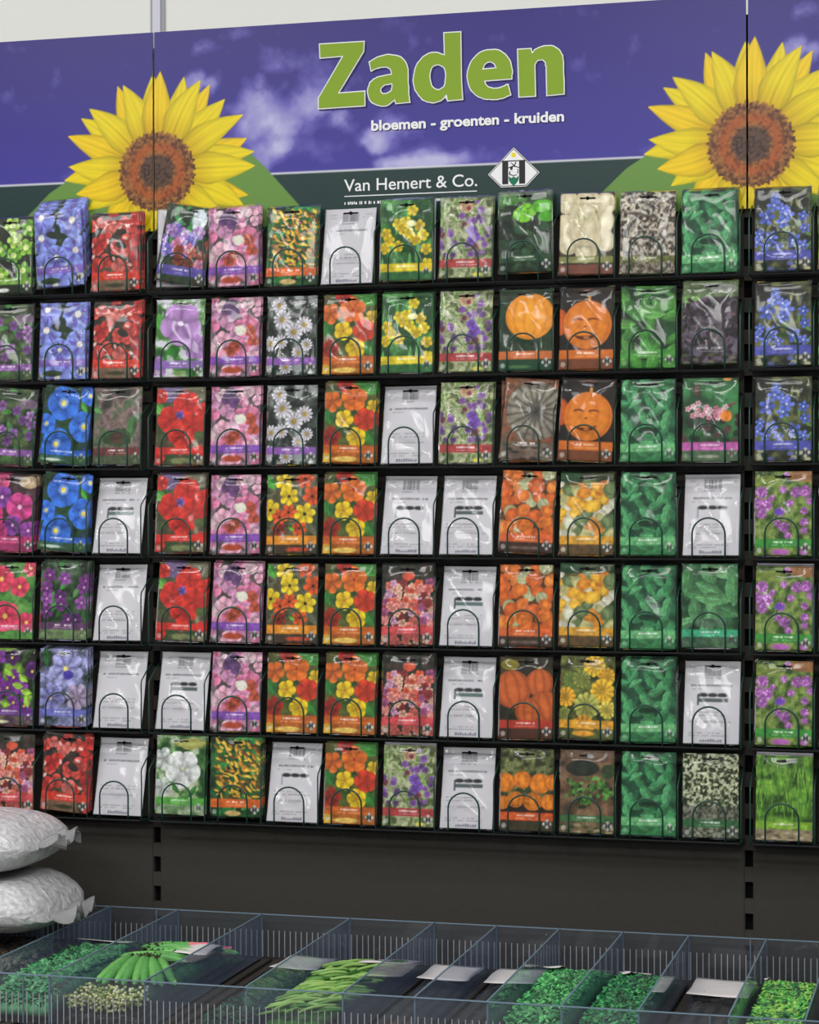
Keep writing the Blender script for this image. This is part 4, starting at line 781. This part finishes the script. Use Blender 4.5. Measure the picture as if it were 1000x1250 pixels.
def tray(x0, x1, name):
    e = obj('clear_bin_tray', None, None, ((x0+x1)/2, -.29, .708)); ox = (x0+x1)/2
    tag(e, f'clear ribbed plastic bin tray on the shelf, {name} bay', 'bin tray', 'clear plastic bin trays'); w = (x1-x0)/2-.0008
    for nm, y in (('back_wall', .262), ('front_wall', -.2565)):
        g = G(); g.box(-w, w, y-.0012, y+.0012, 0, .0705); g.box(-w, w, y-.0013, y+.0013, .0705, .072, 1); g.box(-w-.0005, -w, y-.0013, y+.0013, 0, .072, 1); g.box(w, w+.0005, y-.0013, y+.0013, 0, .072, 1)
        o = obj(nm, g.me(nm, [M_acr, M_edge]), e); g = G(); n = int((x1-x0)/.0096)
        for i in range(n):
            xx = -w+.006+i*(2*w-.012)/(n-1); g.box(xx-.0006, xx+.0006, y-.0026, y-.0012, .001, .045)
        obj('rib_row', g.me('rib_row', [M_rib, M_acr]), o)
for b, (x0, x1) in enumerate(((-1., .01), (.01, 1.005), (1.005, 2.))): tray(x0, x1, BAYN[b])
DV = [-.32, -.196, -.073, .05, .198, .351, .494, .598, .701, .804, .909, 1.03, 1.13]
g = G(); g.box(-.0011, .0011, -.544, -.0305, 0, .0705); g.box(-.0012, .0012, -.544, -.0305, .0705, .072, 1); g.box(-.0012, .0012, -.5452, -.544, 0, .072, 1); g.box(-.0012, .0012, -.0305, -.0297, 0, .072, 1)
DM = g.me('divider', [M_div, M_edge])
DN = ['the far left bin', 'the sack-covered bin', 'the brown bag', 'the hazy green bag at left', 'the broad bean bag', 'the dark green bag', 'the runner bean bag', 'the greyish header bag', 'the white header bag', 'the bright green leaf bag', 'the darker green leaf bag', 'the wide white header bag', 'the rightmost green bag', 'the picture edge']
for i, x in enumerate(DV):
    o = obj('bin_divider', DM, None, (x, 0, .7083)); tag(o, f'clear plastic bin divider between {DN[i]} and {DN[i+1]}', 'divider', 'clear bin dividers')
# ---------------------------------------------------------------- bags lying in the bins
ZF = .7085
def top_z(y, h):      # bags are low at the back and fuller towards the front
    t = min(1, max(0, (-.045-y)/.17)); t2 = min(1, max(0, (y+.535)/.05)); return ZF+.006+h*(t*t*(3-2*t))*min(1, t2)
def bag(x0, x1, y0, y1, h, label, header=None, hz=.002, fill=None, mat=None):
    cx, cy = (x0+x1)/2, (y0+y1)/2; g = G(); nx_, ny_ = 12, 26; ph = [R.uniform(0, 6) for _ in range(6)]
    for side in (0, 1):
        for j in range(ny_+1):
            for i in range(nx_+1):
                u, v = i/nx_, j/ny_; x = x0+(x1-x0)*u; y = y0+(y1-y0)*v; e = min(1, 5*min(u, 1-u))*min(1, 9*min(v, 1-v))
                zt = top_z(y, h)+.004+.0015*math.sin(u*9+ph[0]+3*math.sin(v*7+ph[1]))+.0012*math.sin(v*23+ph[2]+u*6); zb = ZF+.0004
                z = zb+(zt-zb)*(math.sqrt(e) if side == 0 else 0)
                g.V.append((x-cx, y-cy, z-ZF))
    q = (nx_+1)*(ny_+1)
    for side in (0, 1):
        for j in range(ny_):
            for i in range(nx_):
                a = side*q+j*(nx_+1)+i; f = (a, a+1, a+nx_+2, a+nx_+1); g.F.append(f if side == 0 else f[::-1]); g.M.append(0)
    m = g.me('bag', mat or M_bag, True); bm = bmesh.new(); bm.from_mesh(m); bmesh.ops.remove_doubles(bm, verts=bm.verts, dist=1e-5); bm.to_mesh(m); bm.free()
    o = obj('produce_seed_bag', m, None, (cx, cy, ZF)); tag(o, label, 'bag', 'clear bags lying in the bins')
    if header:
        for hd in header:
            a, b, c, d = hd[:4]; g = G(); n = 8; ph0 = R.uniform(0, 6)
            for k in range(n+1):
                y = c+(d-c)*k/n
                for i in range(5): x = a+(b-a)*i/4+R.uniform(-.0004, .0004); g.V.append((x-cx, y-cy, top_z(y, h)+.0065+hz+.0012*math.sin(k*.8+i*.9+ph0)-ZF))
            for k in range(n):
                for i in range(4): q0 = k*5+i; g.F.append((q0, q0+1, q0+6, q0+5)); g.M.append(0)
            mm = g.me('header', M_paper, True); bm = bmesh.new(); bm.from_mesh(mm); bmesh.ops.solidify(bm, geom=bm.faces[:], thickness=.0006); bm.to_mesh(mm); bm.free()
            obj('header_card', mm, o)
    if fill: fill(o, cx, cy, x0, x1, y0, y1, h)
    return o
V_leaf = [veg('leaf_bright', (96, 176, 104), .25), veg('leaf_mid', (64, 142, 82), .3), veg('leaf_deep', (30, 98, 56), .3)]
V_yleaf = [veg('leaf_yellowish', (136, 184, 84), .25), veg('leaf_fresh', (96, 170, 80), .25), V_leaf[2]]
V_dull = [veg('leaf_dull', (60, 130, 84), .25), veg('leaf_grey', (88, 150, 100), .25), veg('leaf_dull_deep', (34, 90, 58), .25)]  # dull greens mixed at random, the last one darkest
V_dark = [veg('leaf_dark', (26, 74, 50), .3), veg('leaf_darker', (18, 52, 38), .3), veg('leaf_blue', (34, 88, 64), .3)]
def leafy(mats, n=420, sz=.006, yb=-.06):
    def f(o, cx, cy, x0, x1, y0, y1, h):
        g = G()
        nx2, ny2 = 6, 24                                             # lower bed that carries the leaves
        for j in range(ny2):
            for i in range(nx2):
                x = x0+.006+(x1-x0-.012)*(i+.5)/nx2; y = max(y0+.01, -.53)+(yb-max(y0+.01, -.53))*(j+.5)/ny2; zt = top_z(y, h)-.003-ZF
                g.ball(x-cx, y-cy, zt*.5+.0006, (x1-x0)/nx2*.66, .013, max(.002, zt*.5), 8, 5, 1, 0, .08)
        for k in range(int(n*3)):
            x = R.uniform(x0+.008, x1-.008); y = R.uniform(y0+.015, yb); z = top_z(y, h)+R.uniform(-.003, .003)-ZF; s_ = sz*R.uniform(.6, 1.15)
            b = len(g.V); g.ball(0, 0, 0, s_, s_*.62, s_*.22, 7, 4, R.choice((0, 0, 1, 1, 2)), 0, .18)
            M = Matrix.Translation((x-cx, y-cy, z)) @ Euler((R.uniform(-.8, .8), R.uniform(-.8, .8), R.uniform(0, 6.3))).to_matrix().to_4x4()
            for i in range(b, len(g.V)): g.V[i] = tuple(M @ Vector(g.V[i]))
        q = obj('leafy_filling', g.me('leafy_filling', mats, True), o); q['kind'] = 'stuff'
    return f
V_pod = [veg('pod_green', (84, 148, 76), .18, 30), veg('pod_light', (104, 166, 88), .15, 30)]
V_stem = veg('stem_dark', (44, 52, 26), .4)
V_sprout = [veg('pale_sprout', (186, 190, 120), .2), veg('pale_seed', (206, 204, 160), .15), veg('olive_sprout', (120, 140, 70), .2)]
V_bean = [veg('bean_light', (136, 172, 92), .15, 40), veg('bean_mid', (100, 144, 70), .15, 40), veg('bean_dark', (52, 104, 36), .2, 40)]
def pod(g, x, y, z, L, w, ang, bend, mi, tilt=0):
    P = []; T = []; n = 12
    for k in range(n+1):
        t = k/n; s_ = (t-.5)*L; q = bend*math.sin(math.pi*t); P.append((x+s_*math.cos(ang)-q*math.sin(ang), y+s_*math.sin(ang)+q*math.cos(ang), z+tilt*s_+.003*math.sin(math.pi*t)))
        T.append((.22+.78*math.sin(math.pi*min(1, max(0, t*.94+.03)))**.45)*(1+.07*math.sin(t*30)) if k not in (0, n) else .12)
    g.tube(P, w, 8, mi, T)
def broad(o, cx, cy, x0, x1, y0, y1, h):
    cz = lambda y: top_z(y, h)-ZF
    for k in range(9):      # front fan of fat pods
        u = k/8; g = G(); x = x0+.018+.088*u; ang = 1.66+.42*u; pod(g, x-cx, -.37-cy+R.uniform(-.008, .008), cz(-.35)+.002, .17, .0078, ang, .004*(u-.5), 0 if k % 2 else 1, .02)
        g.tube([(x-cx+.08*math.cos(ang), -.37-cy+.08*math.sin(ang), cz(-.3)+.003), (x-cx+.1*math.cos(ang), -.37-cy+.1*math.sin(ang), cz(-.28)+.008)], .0028, 6, 2)
        obj('bean_pod', g.me('bean_pod', V_pod+[V_stem], True), o)
    for k in range(18):     # pods lying across behind them
        g = G(); y = -.29+.013*k; x = x0+.05+R.uniform(-.008, .03); pod(g, x-cx, y-cy, cz(y)+.003, R.uniform(.07, .1), .0058, R.uniform(-.5, .1)+.15*(k % 3), R.uniform(-.008, .008), k % 2)
        obj('bean_pod', g.me('bean_pod', V_pod+[V_stem], True), o)
    g = G()
    for k in range(70):
        y = R.uniform(-.3, -.06); x = R.uniform(x0+.01, x0+.07); g.tube([(x-cx, y-cy, cz(y)+.004), (x-cx+R.uniform(-.012, .012), y-cy+R.uniform(-.01, .01), cz(y)+.011)], .0013, 5)
    q = obj('dark_stem_tuft', g.me('dark_stem_tuft', V_stem), o); q['kind'] = 'stuff'
    g = G()
    for k in range(420):
        y = R.uniform(-.53, -.44); x = R.uniform(x0+.008, x1-.02); g.ball(x-cx, y-cy, R.uniform(.5, 1.0)*cz(-.4)*.92, .003, .003, .0026, 6, 4, R.randrange(3), 0, .25)
    q = obj('pale_sprout_filling', g.me('pale_sprout_filling', V_sprout, True), o); q['kind'] = 'stuff'
    g = G()
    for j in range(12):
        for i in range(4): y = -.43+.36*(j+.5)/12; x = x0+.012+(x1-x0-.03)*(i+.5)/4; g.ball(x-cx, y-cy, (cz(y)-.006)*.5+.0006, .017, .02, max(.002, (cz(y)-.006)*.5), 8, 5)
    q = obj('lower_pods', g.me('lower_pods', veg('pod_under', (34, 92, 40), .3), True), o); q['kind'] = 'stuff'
    for x, y in ((x0+.085, -.2), (x0+.098, -.19), (x0+.112, -.115)):
        g = G(); g.box(-.007, .007, -.004, .004, 0, .0008); obj('pink_sticker', g.me('pink_sticker', M_pink), o, (x-cx, y-cy, cz(y)+.011), (.25, 0, .3))
def runner(o, cx, cy, x0, x1, y0, y1, h):
    cz = lambda y: top_z(y, h)-ZF; g = G()
    for j in range(12):
        for i in range(3): y = -.52+.44*(j+.5)/12; x = x0+.012+(x1-x0-.05)*(i+.5)/3; g.ball(x-cx, y-cy, (cz(y)-.005)*.5+.0006, .018, .022, max(.002, (cz(y)-.005)*.5), 8, 5, 2)
    for k in range(190):
        y = R.uniform(-.5, -.1); x = R.uniform(x0+.02, x1-.03); ang = R.gauss(.75, .22); L = R.uniform(.04, .075); pod(g, min(max(x, x0+.026), x1-.03)-cx, y-cy, cz(y)+R.uniform(-.002, .005), L, .0026, ang, R.uniform(-.004, .004), R.choice((0, 0, 1, 2)))
    q = obj('runner_bean_filling', g.me('runner_bean_filling', V_bean, True), o); q['kind'] = 'stuff'
bag(-.19, -.08, -.53, -.06, .035, 'bag of brownish produce at the bottom left picture edge, under the sacks', None, .002, leafy([veg('brown_a', (130, 112, 98), .2), veg('brown_b', (104, 88, 76), .2), veg('brown_c', (76, 66, 58), .2)], 220, .009))
bag(-.066, .044, -.53, -.05, .036, 'bag of dull green leaves with a grey header, left of the broad beans', [(-.06, .03, -.2, -.09)], .002, leafy(V_dull, 380, .007, -.2))
bag(.056, .192, -.535, -.05, .036, 'bag of fat green broad bean pods with pink stickers, bin at lower left', [(.135, .188, -.27, -.16)], .004, broad)
bag(.262, .345, -.52, -.05, .006, 'flat dark green bag with white header between the broad and runner beans', [(.264, .343, -.185, -.07)], .001, leafy(V_dark, 200, .006, -.19))
bag(.357, .488, -.53, -.05, .023, 'bag of slender light green runner beans with white header', [(.412, .486, -.19, -.07)], .002, runner)
bag(.506, .592, -.5, -.05, .004, 'nearly flat bag with greyish header, right of the runner beans', [(.508, .590, -.195, -.075)], .001)
bag(.612, .695, -.5, -.05, .004, 'nearly flat bag with white header, left of the bright green leaf bag', [(.614, .693, -.195, -.075)], .001)
bag(.707, .798, -.535, -.05, .033, 'bag of bright green leaves with tiny pale header, fourth bin from the right', [(.709, .735, -.2, -.09)], .002, leafy(V_leaf, 460, .0062, -.055))
bag(.810, .903, -.535, -.05, .030, 'bag of darker green leaves with a pale T shaped header', [(.812, .86, -.12, -.085), (.828, .842, -.2, -.12)], .002, leafy(V_leaf[1:]+[V_dark[2]], 460, .0062, -.085))
bag(.925, 1.022, -.5, -.05, .004, 'flat bag with wide white header in the bin beside the right upright', [(.927, 1.02, -.2, -.07)], .001)
bag(1.037, 1.124, -.535, -.05, .033, 'bag of fresh yellow green leaves in the rightmost bin', [(1.043, 1.048, -.2, -.09)], .002, leafy(V_yleaf, 460, .0062, -.055))
# ---------------------------------------------------------------- white sacks
M_sack = None
def sack_mat():
    m, ns, L = new_mat('white_sack'); o = N(ns, 'OutputMaterial'); p = N(ns, 'BsdfPrincipled'); L.new(p.outputs[0], o.inputs[0]); p.inputs['Roughness'].default_value = .28; p.inputs['Specular IOR Level'].default_value = .5
    tc = N(ns, 'TexCoord'); t = N(ns, 'TexNoise'); t.inputs['Scale'].default_value = 130; t.inputs['Detail'].default_value = 3; L.new(tc.outputs['Object'], t.inputs['Vector']); r = N(ns, 'ValToRGB'); r.color_ramp.elements[0].position = .3; r.color_ramp.elements[0].color = colr((168, 166, 168)); r.color_ramp.elements[1].position = .65; r.color_ramp.elements[1].color = colr((206, 205, 206)); L.new(t.outputs[0], r.inputs[0]); L.new(r.outputs[0], p.inputs['Base Color'])
    t2 = N(ns, 'TexNoise'); t2.inputs['Scale'].default_value = 26; t2.inputs['Detail'].default_value = 4; t2.inputs['Distortion'].default_value = 1.2; mp = N(ns, 'Mapping'); mp.inputs['Scale'].default_value = (.6, 1.4, 1.4); L.new(tc.outputs['Object'], mp.inputs[0]); L.new(mp.outputs[0], t2.inputs['Vector']); b = N(ns, 'Bump'); b.inputs['Distance'].default_value = .006; L.new(t2.outputs[0], b.inputs['Height']); L.new(b.outputs[0], p.inputs['Normal']); return m
M_sack = sack_mat(); M_tail = film('sack_tail_film', (225, 225, 225), .28, .35, 1.25, .004, 50, (205, 205, 205))
def sack(xr, L, yc, wy, z0, hz, label, seed, droop):
    g = G(); n, m = 40, 28; rr = random.Random(seed); ph = [rr.uniform(0, 6) for _ in range(9)]
    for i in range(n+1):
        u = i/n; x = -L*(1-u); end = max(0., min(1, (1-u)*L/.075)); e0 = max(0., min(1, u*L/.12)); p = (math.sin(math.pi/2*end)**.5)*(math.sin(math.pi/2*e0)**.5)
        p = max(p, .02)
        for k in range(m):
            th = 2*math.pi*k/m; c, s_ = math.cos(th), math.sin(th); y = wy/2*math.copysign(abs(c)**.75, c)*(.55+.45*p); zz = math.copysign(abs(s_)**.8, s_)
            cr = 1+.035*math.sin(7*th+ph[0]+5*u)+.03*math.sin(x*42+ph[1]+2*math.sin(th*2))+.02*math.sin(x*90+3*th+ph[2])
            z = hz/2+(hz/2)*zz*p*cr if zz > 0 else hz/2+hz/2*zz*(p if True else 1)
            z = z-hz/2*(1-p)*droop
            g.V.append((x, y, max(0, z)))
    for i in range(n):
        for k in range(m): g.F.append((i*m+k, i*m+(k+1) % m, (i+1)*m+(k+1) % m, (i+1)*m+k)); g.M.append(0)
    g.F.append(tuple(range(m))[::-1]); g.F.append(tuple(n*m+k for k in range(m))); g.M += [0, 0]
    o = obj('white_sack', g.me('white_sack', M_sack, True), None, (xr, yc, z0)); tag(o, label, 'sack', 'white plastic sacks stacked at the left edge')
    g = G(); a, b = 10, 22; zt = max(.004, hz/2*(1-droop))
    for sd in (0, 1):
        for i in range(a+1):
            for k in range(b+1):
                u, v = i/a, k/b; w = wy*(.42-.1*u); z = zt+(.004+.012*math.sin(u*1.6)*math.sin(v*17+ph[3]+u*2)+.006*math.sin(v*41+ph[4])*u)+(.0012 if sd else 0)+.008*u*math.sin(ph[5])
                g.V.append((-.012+.042*u+.006*math.sin(v*9+ph[6])*u, (v-.5)*w*1.0, max(.001, z)))
    q = (a+1)*(b+1)
    for sd in (0, 1):
        for i in range(a):
            for k in range(b): f0 = sd*q+i*(b+1)+k; f = (f0, f0+1, f0+b+2, f0+b+1); g.F.append(f if sd else f[::-1]); g.M.append(0)
    obj('crumpled_tail', g.me('crumpled_tail', M_tail, True), o)['label'] = 'clear crumpled plastic end'
    return o
sack(-.062, .58, -.235, .26, .7810, .087, 'lower white plastic sack with a crumpled clear end, on the bins', 3, .45)
sack(-.092, .55, -.225, .25, .8735, .090, 'upper white plastic sack stacked on the lower one, at the left edge', 8, .1)
# ---------------------------------------------------------------- light and camera
def area(name, loc, rot, sx, sy, power, c=(1, 1, 1)):
    l = bpy.data.lights.new(name, 'AREA'); l.shape = 'RECTANGLE'; l.size = sx; l.size_y = sy; l.energy = power; l.color = c
    o = bpy.data.objects.new(name, l); COL.objects.link(o); o.location = loc; o.rotation_euler = rot; return o
for i, (x, y, p) in enumerate(((-1.2, -1.6, 34), (1.2, -1.6, 34), (-1.2, -3.4, 46), (1.2, -3.4, 46), (-3.6, -2.5, 46), (3.4, -2.5, 24), (0, -5.4, 50))):
    area('ceiling_tube_light', (x, y, 3.1), (0, 0, 0), 1.8, .6, p*1.12, (1, .995, .98))
w = bpy.data.worlds.new('hall'); S.world = w; w.use_nodes = True; bg = w.node_tree.nodes['Background']; bg.inputs[0].default_value = (.86, .9, 1., 1); bg.inputs[1].default_value = .2
cam = bpy.data.cameras.new('camera'); co = bpy.data.objects.new('camera', cam); COL.objects.link(co); S.camera = co
cam.sensor_fit = 'VERTICAL'; cam.sensor_height = 36; cam.lens = 36*2599.8/1250; cam.clip_start = .05
yaw, pit, rol = .261983, -.0026999, -.00224923
fw = Vector((-math.sin(yaw)*math.cos(pit), math.cos(yaw)*math.cos(pit), math.sin(pit))); rt = Vector((math.cos(yaw), math.sin(yaw), 0)); up = rt.cross(fw)
c_, s_ = math.cos(rol), math.sin(rol); r2 = rt*c_-up*(-s_)*-1 if False else rt*c_+up*s_; u2 = up*c_-rt*s_
M = Matrix((r2, u2, -fw)).transposed().to_4x4(); M.translation = Vector((1.354025, -3.386427, 1.457401)); co.matrix_world = M
S.view_settings.view_transform = 'Standard'; S.view_settings.look = 'None'; S.view_settings.gamma = 1; S.view_settings.use_curve_mapping = False; S.view_settings.exposure = 0.0
S.cycles.max_bounces = 8; S.cycles.transparent_max_bounces = 24; S.cycles.caustics_reflective = False
